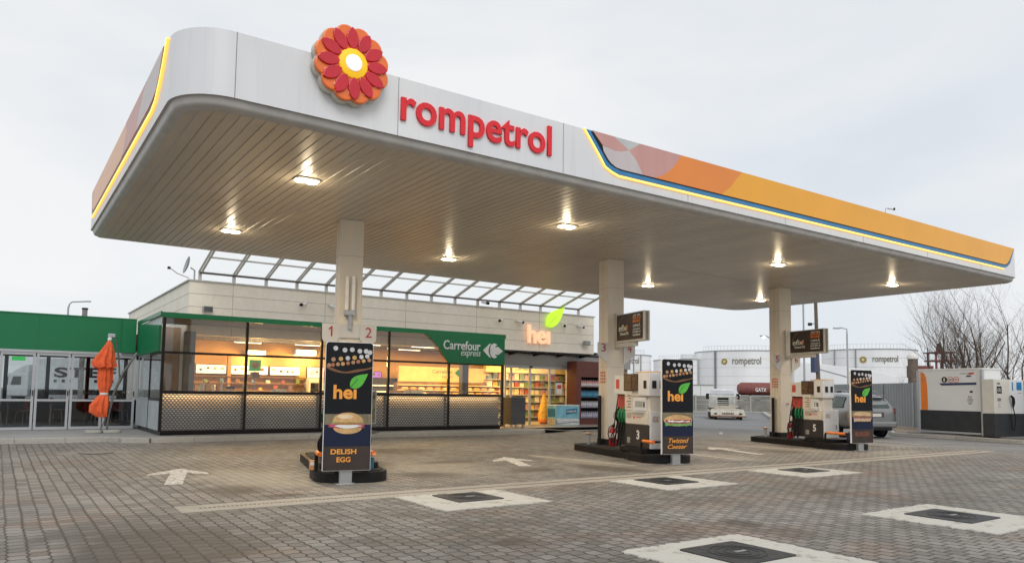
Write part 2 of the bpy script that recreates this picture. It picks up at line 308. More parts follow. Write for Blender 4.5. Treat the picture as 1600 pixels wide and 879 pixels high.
# ------------------------------------------------------------------ ground
def sheet(name, poly, z, mat, th=0):
    mb = MB()
    if th: mb.prism(poly, th, UPF, (0, 0, z - th))
    else: mb.face([(x, y, z) for x, y in poly])
    return struct(name, mb, mat)
sheet('ground', [(-600, -300), (900, -300), (900, 900), (-600, 900)], -.012, ASPH)
sheet('paved_forecourt', [(-14, -6), (21.9, -6), (21.9, 9.3), (19.8, 13.3), (18.2, 15.8), (17.4, 22.9), (15.4, 22.9), (15.4, 20.3), (-14, 22)], 0, PAVER)
SWP = [(-14, 21.42), (2.45, 21.15), (2.6, 20.62), (3.2, 20.35), (15.2, 20.2), (15.6, 20.6), (15.6, 25.3), (-14, 25.3)]
sheet('sidewalk', SWP, .12, SIDEW, .14)
mb = MB()
for i in range(5):
    (xa, ya), (xb, yb) = SWP[i], SWP[i + 1]; n = max(1, int(math.hypot(xb - xa, yb - ya) / 1.0))
    dx, dy = (xb - xa), (yb - ya); l = math.hypot(dx, dy); nx, ny = dy / l * .12, -dx / l * .12
    for k in range(n):
        t0, t1 = k / n + .003 / l, (k + 1) / n - .003 / l; q = [(xa + dx * t0, ya + dy * t0), (xa + dx * t1, ya + dy * t1)]
        mb.prism([(q[0][0] + nx, q[0][1] + ny), (q[1][0] + nx, q[1][1] + ny), (q[1][0] - nx * .2, q[1][1] - ny * .2), (q[0][0] - nx * .2, q[0][1] - ny * .2)], .135, UPF, (0, 0, -.01))
struct('kerb', mb, CONC, bevel=.012)
struct('entrance_ramp', MB().face([(15.6, 20.2, .115), (17.2, 20.9, .008), (17.2, 23.5, .05), (15.6, 23.5, .125)]).face([(17.2, 20.9, .008), (24, 20.9, .008), (24, 23.5, .05), (17.2, 23.5, .05)]), SIDEW)
# drain channel
mb = MB().box(1.72, 21.4, 8.72, 9.22, -.01, .006)
struct('drain_channel', mb, DRAINC)
mb = MB()
for k in range(int((21.2 - 1.95) / .05)): mb.box(1.95 + k * .05, 1.975 + k * .05, 8.955, 9.0, .004, .009)
struct('drain_slots', mb, BLACK)
# tank covers
def ragged(x0, x1, y0, y1, j, seed):
    rnd = random.Random(seed); p = []
    for (ax, ay), (bx, by) in (((x0, y0), (x1, y0)), ((x1, y0), (x1, y1)), ((x1, y1), (x0, y1)), ((x0, y1), (x0, y0))):
        for k in range(44): t = k / 44; p.append((ax + (bx - ax) * t + rnd.uniform(-j, j), ay + (by - ay) * t + rnd.uniform(-j, j)))
    return p
COVER = M('cast_cover', (.055, .058, .062), .5, .3, var=.3, scale=9, bump=.4)
cov_lab = ['square dark tank cover just right of the first pump island, in a white cement apron', 'square dark tank cover in front of the middle pump island, in a white cement apron',
           'square dark tank cover near the far drain end, in front of the third pump island', 'square dark tank cover at the right edge of the forecourt in a white ragged apron', 'nearest large square tank cover, at the bottom edge of the forecourt']
for k, (x0, x1, y0, y1, a) in enumerate(((4.70, 5.38, 7.87, 8.58, (4.25, 5.78, 7.42, 8.69)), (8.32, 9.05, 7.87, 8.6, (7.9, 9.45, 7.45, 8.69)), (11.86, 12.58, 7.87, 8.5, (11.24, 12.9, 7.45, 8.69)),
                                          (8.72, 9.46, 3.82, 4.56, (8.3, 9.85, 3.4, 4.84)), (4.93, 5.65, 3.85, 4.54, (4.47, 6.0, 3.35, 4.78)))):
    cx, cy = (x0 + x1) / 2, (y0 + y1) / 2
    struct('cement_apron', MB().prism(ragged(*a, .022, k), .016, UPF, (0, 0, -.006)), APRON)
    t = thing('tank_cover', cov_lab[k], 'manhole cover', (cx, cy, .0), 0, 'tank covers set in the forecourt')
    hx, hy = (x1 - x0) / 2, (y1 - y0) / 2
    mb = MB().prism(rrect(-hx, hx, -hy, hy, .04), .02, UPF, (0, 0, 0)); mb.build('cover_plate', COVER, t, bevel=.003)
    mb = MB()
    for rr in (.25, .19, .12): mb.lathe([(rr, .0), (rr, .004), (rr - .012, .004), (rr - .012, 0)], (0, 0, .0205), 32, cap=False)
    mb.build('ring_rib', COVER, t)
    MB().prism(rrect(-.05, .09, -.02, .02, .015), .004, UPF, (.02, 0, .021)).build('handle', STEEL, t)
# painted marks
def arrowm(tip, ang, L_, Wd, name='road_arrow'):
    c, s_ = math.cos(ang), math.sin(ang); P = [(-.12, -L_), (.12, -L_), (.12, -.72), (Wd, -.98), (Wd - .02, -.72), (0, 0), (-Wd + .02, -.72), (-Wd, -.98), (-.12, -.72)]
    sheet(name, [(tip[0] + x * c + y * s_, tip[1] - x * s_ + y * c) for x, y in P], .0045, PAINT)
arrowm((2.62, 13.55), R(13.3), 2.25, .45); arrowm((8.85, 13.0), R(22), 1.9, .42); arrowm((15.5, 13.2), R(20), 2.4, .42)
def line(a, b, w_, mat=PAINT, name='road_line'):
    dx, dy = b[0] - a[0], b[1] - a[1]; l = math.hypot(dx, dy); nx, ny = -dy / l * w_ / 2, dx / l * w_ / 2
    sheet(name, [(a[0] + nx, a[1] + ny), (b[0] + nx, b[1] + ny), (b[0] - nx, b[1] - ny), (a[0] - nx, a[1] - ny)], .005, mat)
line((13.3, 12.5), (13.05, 10.2), .12); line((22.85, 12.85), (22.4, 11.1), .12, PAINT)
line((21.0, 17.3), (22.2, 18.3), .12); line((23.3, 11.5), (25.5, 9.2), .1)
line((9.6, 13.1), (10.05, 10.3), .16, DRAINC); line((16.6, 13.3), (17.3, 10.2), .14, DRAINC)
# small patched manhole on the left of the forecourt
struct('concrete_patch', MB().prism(ragged(1.05, 2.35, 17.3, 18.0, .01, 9), .006), M('patch_grey', (.24, .225, .2), .85, var=.25))
t = thing('manhole_cover', 'round flat manhole cover in a concrete patch left of the painted arrow', 'manhole cover', (1.75, 17.55, .006))
MB().lathe([(.30, 0), (.30, .008)], (0, 0, 0), 28).build('cover_plate', M('worn_cover', (.2, .19, .17), .6), t); MB().lathe([(.33, 0), (.33, .006), (.30, .006)], (0, 0, 0), 28, cap=False).build('rim', COVER, t)

# ------------------------------------------------------------------ fuel canopy
CX0, CX1, CY0, CY1, ZB, ZT = 1.47, 23.28, 8.76, 18.36, 4.736, 5.53
RAD = (.62, .28, .75, .22)            # front left, front right, back right, back left
def loop(ins, z):
    x0, x1, y0, y1 = CX0 + ins, CX1 - ins, CY0 + ins, CY1 - ins; r = [max(.05, q - ins) for q in RAD]; n = 12
    p = arc(x0 + r[0], y0 + r[0], r[0], 180, 270, n) + arc(x1 - r[1], y0 + r[1], r[1], 270, 360, n) + arc(x1 - r[2], y1 - r[2], r[2], 0, 90, n) + arc(x0 + r[3], y1 - r[3], r[3], 90, 180, n)
    return [(x, y, z) for x, y in p]
canopy = thing('fuel_canopy', 'large white filling station canopy with orange side panels on three square columns', 'canopy', (12.4, 13.6, 0))
def loft(mb, loops, m=0):
    n = len(loops[0]); idx = [mb.pts(l) for l in loops]
    for a, b in zip(idx, idx[1:]):
        for k in range(n): mb.f.append([a + k, a + (k + 1) % n, b + (k + 1) % n, b + k]); mb.m.append(m)
mb = MB(); loft(mb, [loop(.12, 5.40), loop(.06, 5.53), loop(.0, 5.53), loop(0, ZB)]); mb.build('fascia', FASCIA, canopy, True, True)
mb = MB(); loft(mb, [loop(0.002, ZB), loop(.035, ZB - .004), loop(.05, ZB - .05), loop(.055, ZB - .075), loop(.075, ZB - .1), loop(.105, ZB - .112), loop(.13, ZB - .12), loop(.15, ZB - .1345), loop(.34, ZB - .132)]); mb.build('gutter', GUTTER, canopy, True, True)
MB().face(loop(.1, 5.42)).build('roof', M('roof_sheet', (.3, .3, .3), .7), canopy, True)
# ribbed ceiling: long pans running front to back
mb = MB(); p = .15; x = CX0 + .15
def yext(xx):
    y0, y1 = CY0 + .15, CY1 - .15; r = [max(.05, q - .15) for q in RAD]
    if xx < CX0 + .15 + r[0]: d = CX0 + .15 + r[0] - xx; y0 += r[0] - math.sqrt(max(0, r[0] ** 2 - d * d))
    if xx > CX1 - .15 - r[1]: d = xx - (CX1 - .15 - r[1]); y0 += r[1] - math.sqrt(max(0, r[1] ** 2 - d * d))
    if xx > CX1 - .15 - r[2]: d = xx - (CX1 - .15 - r[2]); y1 -= r[2] - math.sqrt(max(0, r[2] ** 2 - d * d))
    if xx < CX0 + .15 + r[3]: d = CX0 + .15 + r[3] - xx; y1 -= r[3] - math.sqrt(max(0, r[3] ** 2 - d * d))
    return y0, y1
while x < CX1 - .151:
    xe = min(x + p, CX1 - .15); pr = [(x, 4.6), (min(x + .125, xe), 4.6), (min(x + .131, xe), 4.612), (min(x + .144, xe), 4.612), (xe, 4.6)]
    for (xa, za), (xb, zb) in zip(pr, pr[1:]):
        if xb - xa < 1e-5: continue
        (a0, a1), (b0, b1) = yext(xa), yext(xb)
        for u0, u1 in ((0, 1), (2, 3)):
            ya = (a0, 13.255, 13.275, a1); yb = (b0, 13.255, 13.275, b1)
            mb.face([(xa, ya[u0], za), (xa, ya[u1], za), (xb, yb[u1], zb), (xb, yb[u0], zb)])
    x += p
mb.build('ceiling_panels', SOFFIT, canopy, True)
MB().face(loop(.12, 4.65)).build('ceiling_backing', GUTTER, canopy, True)
MB().box(CX0 + .2, CX1 - .2, 13.2, 13.33, 4.63, 4.64).build('ceiling_joint', BLACK, canopy, True)
mb = MB()
for xs in (2.09, 4.18, 6.99): mb.box(xs - .004, xs + .004, CY0 - .0015, CY0 + .002, ZB, ZT)
for xs in (9.8, 12.6, 15.4, 18.2, 21.0): mb.box(xs - .004, xs + .004, CY0 - .0015, CY0 + .002, ZB, 4.9)
mb.build('panel_joint', M('joint_grey', (.2, .2, .2), .6), canopy, True)
# columns: each on its island, turned with it
IA = R(-13.3); ISL = [(4.22, 10.28), (10.93, 10.21), (18.07, 10.54)]
def isl(i, z=0): return Matrix.Translation((ISL[i][0], ISL[i][1], z)) @ Matrix.Rotation(IA, 4, 'Z')
for i in range(3):
    mb = MB(); mb.T = isl(i); u0, v0 = .25, 3.07
    mb.box(u0, u0 + .45, v0, v0 + .45, .17, 4.6); c = mb.build('column', COLM, canopy, True, bevel=.02)
    mb = MB(); mb.T = isl(i); mb.box(u0 - .02, u0 + .47, v0 - .02, v0 + .47, .165, .30).build('column_base', BLACK, c, True)
    mb = MB(); mb.T = isl(i)
    for z in (2.0, 3.9): mb.box(u0 - .002, u0 + .452, v0 - .002, v0 + .452, z, z + .006)
    mb.box(u0 - .002, u0 + .002, v0 + .22, v0 + .226, .3, 4.6); mb.build('column_joint', M('joint_cream', (.35, .32, .28), .6), c, True)
    mb = MB(); mb.T = isl(i); mb.box(u0 - .02, u0 + .47, v0 - .02, v0 + .47, 4.585, 4.599).build('column_collar', GUTTER, c, True)
    # small red pictograms on the side facing the shop lane
    mb = MB(); mb.T = isl(i)
    for a in range(3):
        for b in range(4): mb.box(u0 - .006, u0 - .001, v0 + .10 + a * .09, v0 + .16 + a * .09, 1.62 + b * .075, 1.67 + b * .075)
    mb.build('pictogram', M('pale_red_print', (.55, .15, .10), .6), c, True)
# emblem
ex, ez, ey = 3.46, 5.455, CY0 - .02
def petal_ring(mb, rad, r, n, d, y, m=0):
    pts = []
    for k in range(n * 14):
        a = 2 * math.pi * k / (n * 14); # union outline of n circles
        best = 0
        for j in range(n):
            b = 2 * math.pi * (j + .5) / n; cxx, czz = rad * math.cos(b), rad * math.sin(b); pr_ = cxx * math.cos(a) + czz * math.sin(a); dd = r * r - (rad * rad - pr_ * pr_)
            if dd > 0: best = max(best, pr_ + math.sqrt(dd))
        pts.append((best * math.cos(a), best * math.sin(a)))
    mb.prism(pts, d, FRONT, (ex, y, ez), m)
emb = MB(); petal_ring(emb, .355, .152, 12, .10, ey); emb = emb.build('emblem', M('emblem_case', (.62, .56, .46), .4), canopy, True, bevel=.008)
mb = MB(); petal_ring(mb, .355, .146, 12, .05, ey - .10); mb.build('orange_petals', LOGO_O, emb, True, bevel=.018)
# fine pale seams between the orange circles
for j in range(12):
    b = 2 * math.pi * (j + .5) / 12; cxx, czz = .355 * math.cos(b), .355 * math.sin(b); pts = []
    for q in range(25):
        a = b - R(95) + R(190) * q / 24; P0 = (ex + cxx + .146 * math.cos(a), ey - .152, ez + czz + .146 * math.sin(a))
        if math.hypot(P0[0] - ex, P0[2] - ez) < .425 and a < b: pts.append(P0)
    if len(pts) > 1: MB().tube(pts, .009, 6).build('seam', M('petal_seam', (.9, .45, .28), .4), emb, True, True)
for j in range(12):
    b = 2 * math.pi * j / 12 + .06; h_, w_ = .148, .079; pts = []
    for q in range(9): a = -1 + 2 * q / 8; pts.append((a * h_, w_ * (1 - a * a) ** .8))
    for q in range(7): a = 1 - 2 * (q + 1) / 8; pts.append((a * h_, -w_ * (1 - a * a) ** .75))
    pr = .322; tilt = b + R(0)
    pp = [(pr * math.cos(b) + x_ * math.cos(tilt) - y_ * math.sin(tilt), pr * math.sin(b) + x_ * math.sin(tilt) + y_ * math.cos(tilt)) for x_, y_ in pts]
    MB().prism(pp, .028, FRONT, (ex, ey - .149, ez)).build('red_petal', LOGR, emb, True, bevel=.009)
mb = MB(); ax = ((1, 0, 0), (0, 0, 1), (0, -1, 0))
mb.lathe([(.192, 0), (.19, .02), (.175, .03)], (ex, ey - .149, ez), 36, 0, ax); mb.build('yellow_ring', LOGY, emb, True, True)
mb = MB(); mb.lathe([(.108, 0), (.105, .014), (.095, .018)], (ex, ey - .1795, ez), 32, 0, ax); mb.build('white_center', LOGW, emb, True, True)
text('lettering', 'rompetrol', LETR, canopy, 4.21, 4.805, 2.53, .605, (0, CY0 - .002, 0), ext=.035, bold=.018, world=True, space=1.02)
# coloured front panel with its blue band and neon line
FY = CY0
def fp(poly, d, mat, name): MB().prism(poly, d, FRONT, (0, FY + .001, 0)).build(name, mat, canopy, True)
def curve_in(off, zlo, xr=22.35):
    # left slanted edge, rounded foot, then along the bottom; returns top->right polyline
    return [(7.56 + off, 5.532), (7.80 + off, 5.25), (7.90 + off, 5.13), (7.98 + off * .9, 5.065 + (zlo - 5.0) * .6), (8.08 + off * .7, 5.025 + (zlo - 5.0) * .8), (8.22 + off * .5, zlo)]
inner = curve_in(0, 5.015); outer = curve_in(-.13, 4.925); nl = curve_in(-.165, 4.895)
rend = [(22.35, 5.015), (22.52, 5.06), (22.66, 5.16), (22.98, 5.532)]
base_poly = inner + rend
fp(outer + [(22.33, 4.925), (22.56, 4.99), (22.74, 5.1), (23.02, 5.528)], .014, BLUE, 'blue_band')
fp([(a - .022, b - .018) for a, b in inner] + [(22.37, 4.997), (22.56, 5.04), (22.7, 5.15), (23.0, 5.53)], .018, NAVY, 'dark_band')
def clipx(poly, d, mat, name): fp(poly, d, mat, name)
clipx([(10.68, 5.016), (22.35, 5.016)] + rend[1:] + [(11.27, 5.534), (11.12, 5.40), (10.93, 5.2)], .024, ORA2, 'amber_panel')
clipx([(8.95, 5.016), (10.68, 5.016), (10.93, 5.2), (11.12, 5.4), (11.27, 5.534), (9.60, 5.534), (9.48, 5.36), (9.35, 5.23), (9.17, 5.1)], .024, ORA1, 'orange_panel')
clipx([(8.67, 5.016), (8.95, 5.016), (9.17, 5.1), (9.35, 5.23), (9.48, 5.36), (9.60, 5.534), (8.62, 5.534), (8.36, 5.37), (8.54, 5.22), (8.62, 5.1)], .024, PINK, 'pink_panel')
clipx([(7.565, 5.534), (8.02, 5.534), (8.18, 5.46), (8.36, 5.37), (8.2, 5.315), (8.06, 5.30), (7.93, 5.315), (7.78, 5.34), (7.78, 5.275)][:8], .024, PINK, 'pink_panel')
clipx([(8.02, 5.534), (8.62, 5.534), (8.36, 5.37), (8.18, 5.46)], .024, LGREY, 'pale_panel')
clipx([(7.80, 5.25), (7.90, 5.13), (7.98, 5.07), (8.08, 5.03), (8.22, 5.016), (8.67, 5.016), (8.62, 5.1), (8.54, 5.22), (8.36, 5.37), (8.2, 5.315), (8.06, 5.30), (7.93, 5.315), (7.78, 5.335)], .0235, PGREY, 'pale_panel')
pl = [(a, FY - .022, b) for a, b in nl] + [(22.3, FY - .022, 4.895)]
MB().tube(pl, .013, 8).build('neon_tube', NEON2, canopy, True, True)
MB().tube([(a, b + .012, c - .0) for a, b, c in pl], .021, 8).build('neon_housing', NEON, canopy, True, True)
# left side panel
FX = CX0
def sp(poly, d, mat, name): MB().prism([(-a, b) for a, b in poly], d, LEFT, (FX + .001, 0, 0)).build(name, mat, canopy, True)
edge = lambda o, z: [(9.62 + o, 5.532), (9.86 + o, 5.28), (10.05 + o, 5.13), (10.3 + o, 5.06 + (z - 5.03) * .8), (10.6 + o, z)]
sp(edge(-.06, 5.0) + [(17.75, 5.0), (17.98, 5.12), (18.1, 5.532)], .014, DKRED, 'dark_band')
sp(edge(.06, 5.06) + [(17.65, 5.06), (17.86, 5.16), (17.95, 5.534)], .02, PEACH, 'peach_panel')
sp([(9.7, 5.534)] + edge(.062, 5.062)[1:] + [(11.7, 5.062), (11.5, 5.3), (10.95, 5.534)], .0225, PGREY, 'pale_panel')
sp([(10.95, 5.534), (11.5, 5.3), (11.7, 5.062), (13.3, 5.062), (12.8, 5.35), (12.9, 5.534)], .0225, PINK, 'pink_panel')
pl = [(FX - .02, a, b) for a, b in edge(-.20, 4.93)] + [(FX - .02, 17.7, 4.93)]
MB().tube(pl, .018, 8).build('neon_tube', NEON2, canopy, True, True)
MB().tube([(a + .012, b, c) for a, b, c in pl], .028, 8).build('neon_housing', NEON, canopy, True, True)
# recessed lights
LI = [(3.76, 11.06), (8.9, 11.03), (15.6, 11.06), (20.92, 11.07), (3.76, 15.6), (8.87, 15.55), (15.7, 15.6), (21.0, 15.6)]
for lx, ly in LI:
    f = MB().prism(rrect(lx - .2, lx + .2, ly - .15, ly + .15, .10), .028, UPF, (0, 0, 4.578)).build('ceiling_light', GRILL, canopy, True, bevel=.006)
    for sx in (-1, 1): MB().prism(disc(lx + sx * .088, ly, .082, 20, .105), .018, UPF, (0, 0, 4.562)).build('lamp_face', LAMP, f, True)
    ld = bpy.data.lights.new('canopy_lamp', 'SPOT'); ld.energy = 380; ld.spot_size = R(158); ld.spot_blend = .9; ld.color = (1, .82, .58); ld.shadow_soft_size = .15
    lo = bpy.data.objects.new('canopy_lamp', ld); COL.objects.link(lo); lo.parent = f; lo.location = winv(f) @ Vector((lx, ly, 4.54))
    gd = bpy.data.lights.new('ceiling_fill', 'POINT'); gd.energy = 9; gd.color = (1, .80, .52); gd.shadow_soft_size = .06; go = bpy.data.objects.new('ceiling_fill', gd); COL.objects.link(go); go.parent = f; go.location = winv(f) @ Vector((lx, ly, 4.46))  # point light added below each fixture to put a glow on the ceiling

# ------------------------------------------------------------------ pump islands
iw0, iw1 = -.40, .70
def island_poly(ins=0):
    a = iw0 + ins; b = iw1 - ins; r = .42 - ins
    return arc(a + r, .10 + ins + r, r, 180, 270, 8) + arc(b - r, .10 + ins + r, r, 270, 360, 8) + [(b, 1.0), (b - .06, 1.3)] + arc(b - .26, 3.85 - ins, .2 - ins * .5, 0, 90, 4) + arc(a + .32, 3.7 - ins, .2 - ins * .5, 90, 180, 4) + [(a + .11, 1.3), (a, 1.0)]
WORDS = ['nearest, leftmost', 'middle', 'farthest, rightmost']
NUM = [('1', '2'), ('3', '4'), ('5', '6')]
ISLM = M('island_black', (.012, .011, .012), .5, var=.3)
for i in range(3):
    p = ISL[i]
    t = thing('pump_island', WORDS[i] + ' black steel-edged pump island with rounded nose', 'pump island', (*p, 0), IA, 'pump islands under the canopy')
    MB().prism(island_poly(), .155, UPF, (0, 0, 0)).build('island_edge', ISLM, t, bevel=.012)
    MB().prism(island_poly(.06), .012, UPF, (0, 0, .155)).build('island_top', M('island_top', (.03, .028, .027), .7, var=.25), t)
    MB().prism(rrect(-.30, .60, .55, 1.6, .1), .09, UPF, (0, 0, .167)).build('pump_plinth', ISLM, t, bevel=.01)

BANBG = M('banner_black', (.008, .009, .012), .5, var=.25, scale=3); BROWN = M('banner_brown', (.20, .085, .035), .5); LEAFG = M('leaf_green', (.10, .48, .05), .4, var=.1); HEIO = M('hei_orange', (.90, .36, .05), .4, var=.1)
BEIGE = M('banner_tan', (.20, .17, .10), .6, var=.25, scale=12); DBLUE = M('banner_navy', (.012, .018, .045), .5); DBROWN = M('banner_dark_brown', (.055, .042, .036), .5, var=.3, scale=2)
SPOTS = [M('spot_%s' % n, c, .5, var=.2, scale=30) for n, c in (('white', (.62, .60, .60)), ('tan', (.45, .24, .13)), ('amber', (.62, .36, .12)), ('rust', (.42, .16, .07)))]
BUN = M('bread', (.66, .40, .17), .6, var=.3, scale=9); EGG = M('egg_white', (.75, .76, .74), .5); YOLK = M('yolk', (.85, .40, .03), .4); HAM = M('ham_red', (.42, .06, .07), .5, var=.3, scale=20); LETT = M('lettuce', (.22, .42, .12), .6, var=.4, scale=20); MEAT = M('meat', (.28, .12, .08), .6, var=.4, scale=20)
def leaf_poly(x0, y0, x1, y1, wd):
    # pointed leaf from base (x0,y0) to tip (x1,y1)
    n = 10; up_, dn = [], []
    for k in range(n + 1):
        t_ = k / n; px, py = x0 + (x1 - x0) * t_, y0 + (y1 - y0) * t_; L_ = math.hypot(x1 - x0, y1 - y0); nx, ny = -(y1 - y0) / L_, (x1 - x0) / L_
        s_ = math.sin(math.pi * t_ ** .72) * wd; up_.append((px + nx * s_ * 1.05, py + ny * s_ * 1.05)); dn.append((px - nx * s_ * .95, py - ny * s_ * .95))
    return up_ + dn[::-1][1:-1]
def banner(i, u0, food, words, wcol):
    w_, z0, h = .73 if i else .69, .20, 1.86
    t = thing('advert_banner', ['upright hei banner with an egg burger in front of the nearest island', 'upright hei banner with a filled baguette in front of the middle island', 'upright hei banner with a wide dark burger in front of the farthest island'][i],
              'advert banner', (*ISL[i], 0), IA, 'hei banners at the island noses')
    MB().box(u0 + w_ / 2 - .09, u0 + w_ / 2 + .09, .0, .08, 0, .5).box(u0 + w_ / 2 - .14, u0 + w_ / 2 + .14, -.04, .1, 0, .012).build('post', STEEL, t, bevel=.004)
    MB().prism(rrect(u0, u0 + w_, z0, z0 + h, .05, True), .05, FRONT, (0, 0, 0)).build('case', M('banner_case', (.78, .78, .78), .4), t, bevel=.004)
    X = lambda a: u0 + .012 + a * (w_ - .024); Z = lambda b: z0 + .008 + (1 - b) * (h - .016); sc = w_ - .024
    def P(nm, pts, lay, mat): return MB().prism(pts, .0012, FRONT, (0, -.05 - lay * .0012 - .001, 0)).build(nm, mat, t)
    face = P('printed_face', rrect(u0 + .007, u0 + w_ - .007, z0 + .006, z0 + h - .006, .045, True), 0, BANBG)
    def Q(nm, pts, lay, mat):
        o = MB().prism(pts, .0012, FRONT, (0, -.05 - lay * .0012 - .001, 0)).build(nm, mat, face); return o
    rows = [[(180, 130), (300, 150), (395, 143), (495, 158), (578, 158), (640, 172)], [(155, 272), (250, 262), (340, 252), (428, 243), (517, 232), (595, 222)], [(95, 345), (150, 340), (215, 332), (278, 325), (345, 315), (412, 303), (478, 292), (548, 282), (622, 270)]]
    mbs = [MB() for _ in range(4)]
    for r_, row in enumerate(rows):
        for k, (x_, y_) in enumerate(row):
            a = (x_ - 65) / 600; b = (y_ - 56) / 1600; a = min(max(a, .06), .94)
            mm = 0 if r_ == 0 else ((1, 2, 0, 2, 0, 0)[k] if r_ == 1 else (1, 3, 1, 2, 3, 1, 3, 2, 1)[k]); rr = (.052, .048, .042)[r_] * sc
            MB().prism(disc(X(a), Z(b), rr, 16), .0012, FRONT, (0, -.0534, 0)).build('light_dot', SPOTS[mm], face)
    P0 = [(X(k / 12), Z(.20 + .042 * math.sin(math.pi * (k / 12) ** .8))) for k in range(13)]
    Q('brown_arc', P0 + [(x_, z_ + .032 + .01 * math.sin(k)) for k, (x_, z_) in list(enumerate(P0))[::-1]], 1, BROWN)
    Q('leaf', leaf_poly(X(.53), Z(.355), X(.91), Z(.243), .085), 2, LEAFG)
    MB().tube([(X(.53), -.0545, Z(.355)), (X(.69), -.0545, Z(.285))], .004, 5).build('leaf_vein', DBLUE, face)
    text('hei_lettering', 'heı', HEIO, face, X(.17), Z(.445), .5 * sc, .205, (0, -.0534, 0), ext=.002, bold=.03)
    # photo strip
    Q('photo_background', [(X(0), Z(.815)), (X(1), Z(.815)), (X(1), Z(.56)), (X(0), Z(.56))], 1, DBLUE); Q('photo_background', [(X(0), Z(.645)), (X(1), Z(.645)), (X(1), Z(.563)), (X(0), Z(.563))], 2, BEIGE)
    Q('caption_background', [(X(0), Z(1)), (X(1), Z(1)), (X(1), Z(.815)), (X(0), Z(.815))], 1, DBROWN)
    rnd = random.Random(i + 3)
    def wavy(x0, x1, zt, zb, amp, n=16):
        return [(X(x0 + (x1 - x0) * k / n), Z(zt) + rnd.uniform(-amp, amp)) for k in range(n + 1)] + [(X(x1 - (x1 - x0) * k / n), Z(zb) + rnd.uniform(-amp, amp)) for k in range(n + 1)]
    if food == 'egg':
        Q('bun', [(X(.5 + .33 * math.cos(R(a))), Z(.632 - .082 * math.sin(R(a)) ** .8)) for a in range(0, 181, 12)], 3, BUN)
        Q('ham', wavy(.09, .86, .636, .672, .013, 26), 4, HAM); Q('lettuce', wavy(.14, .84, .626, .642, .007, 22), 5, LETT)
        Q('fried_egg', [(X(.5 + .31 * math.cos(R(a)) * (1 + .06 * math.sin(5 * a))), Z(.655 - .016 * math.sin(R(a)) + .004 * math.sin(R(3 * a)))) for a in range(0, 360, 12)], 6, EGG); Q('yolk', [(X(.5 + .15 * math.cos(R(a))), Z(.641 - .013 * max(-.3, math.sin(R(a))))) for a in range(0, 360, 18)], 7, YOLK)
        Q('bun_lower_edge', [(X(.5 + .325 * math.cos(R(a))), Z(.637 - .010 * math.sin(R(a)))) for a in range(0, 360, 18)], 8, M('lower_edge_brown', (.42, .20, .07), .6, var=.3, scale=20)); Q('bun_highlight', [(X(.44 + .17 * math.cos(R(a))), Z(.582 - .018 * math.sin(R(a)))) for a in range(0, 360, 18)], 4, M('highlight_cream', (.80, .62, .40), .5, var=.15, scale=20))  # pale ellipse prints the bun's highlight as colour; brown one darkens its lower edge
        for q_ in range(9): Q('onion_ring', disc(X(.13 + .04 * (q_ % 3) + (.6 if q_ > 5 else 0)), Z(.645 + .009 * (q_ // 3 % 2)), .012, 8), 9, M('onion_pink', (.55, .12, .22), .5))
        Q('bun', [(X(.5 + .31 * math.cos(R(a))), Z(.668 - .05 * math.sin(R(a)))) for a in range(180, 361, 12)], 3, BUN)
    elif food == 'baguette':
        Q('bread', disc(X(.5), Z(.648), .46 * sc, 26, .11), 3, BUN); Q('lettuce', wavy(.08, .95, .650, .705, .012, 20), 4, LETT); Q('ham', wavy(.10, .93, .640, .672, .014, 20), 5, HAM)
        Q('egg_slices', wavy(.16, .88, .650, .662, .01, 14), 6, EGG); Q('meat', wavy(.2, .8, .668, .682, .01), 7, MEAT)
    else:
        Q('bun', [(X(.5 + .42 * math.cos(R(a))), Z(.632 - .06 * math.sin(R(a)) ** .5)) for a in range(0, 181, 12)], 3, M('pale_bun', (.62, .42, .22), .6, var=.2)); Q('meat', wavy(.06, .94, .632, .675, .012), 4, MEAT)
        Q('bun', wavy(.1, .9, .665, .705, .01), 3, M('pale_bun', (0, 0, 0))); Q('lettuce', wavy(.1, .92, .665, .68, .012), 5, M('onion', (.55, .40, .34), .6, var=.3, scale=20))
    for wd, a0, a1, b0, b1, sh in words: text('caption', wd, wcol, face, X(a0), Z(b1), (a1 - a0) * sc, Z(b0) - Z(b1), (0, -.0535, 0), ext=.002, bold=.025 if not sh else .008, shear=sh)
    return t
banner(0, -.345, 'egg', [('DELISH', .15, .70, .835, .875, 0), ('EGG', .28, .58, .897, .937, 0)], HEIO)
banner(1, -.26, 'baguette', [('Twisted', .2, .85, .835, .885, .35), ('Caesar', .16, .8, .90, .945, .35)], HEIO)
banner(2, -.26, 'burger', [('BURGER', .16, .84, .85, .91, 0)], M('dull_rust_print', (.25, .07, .035), .6))

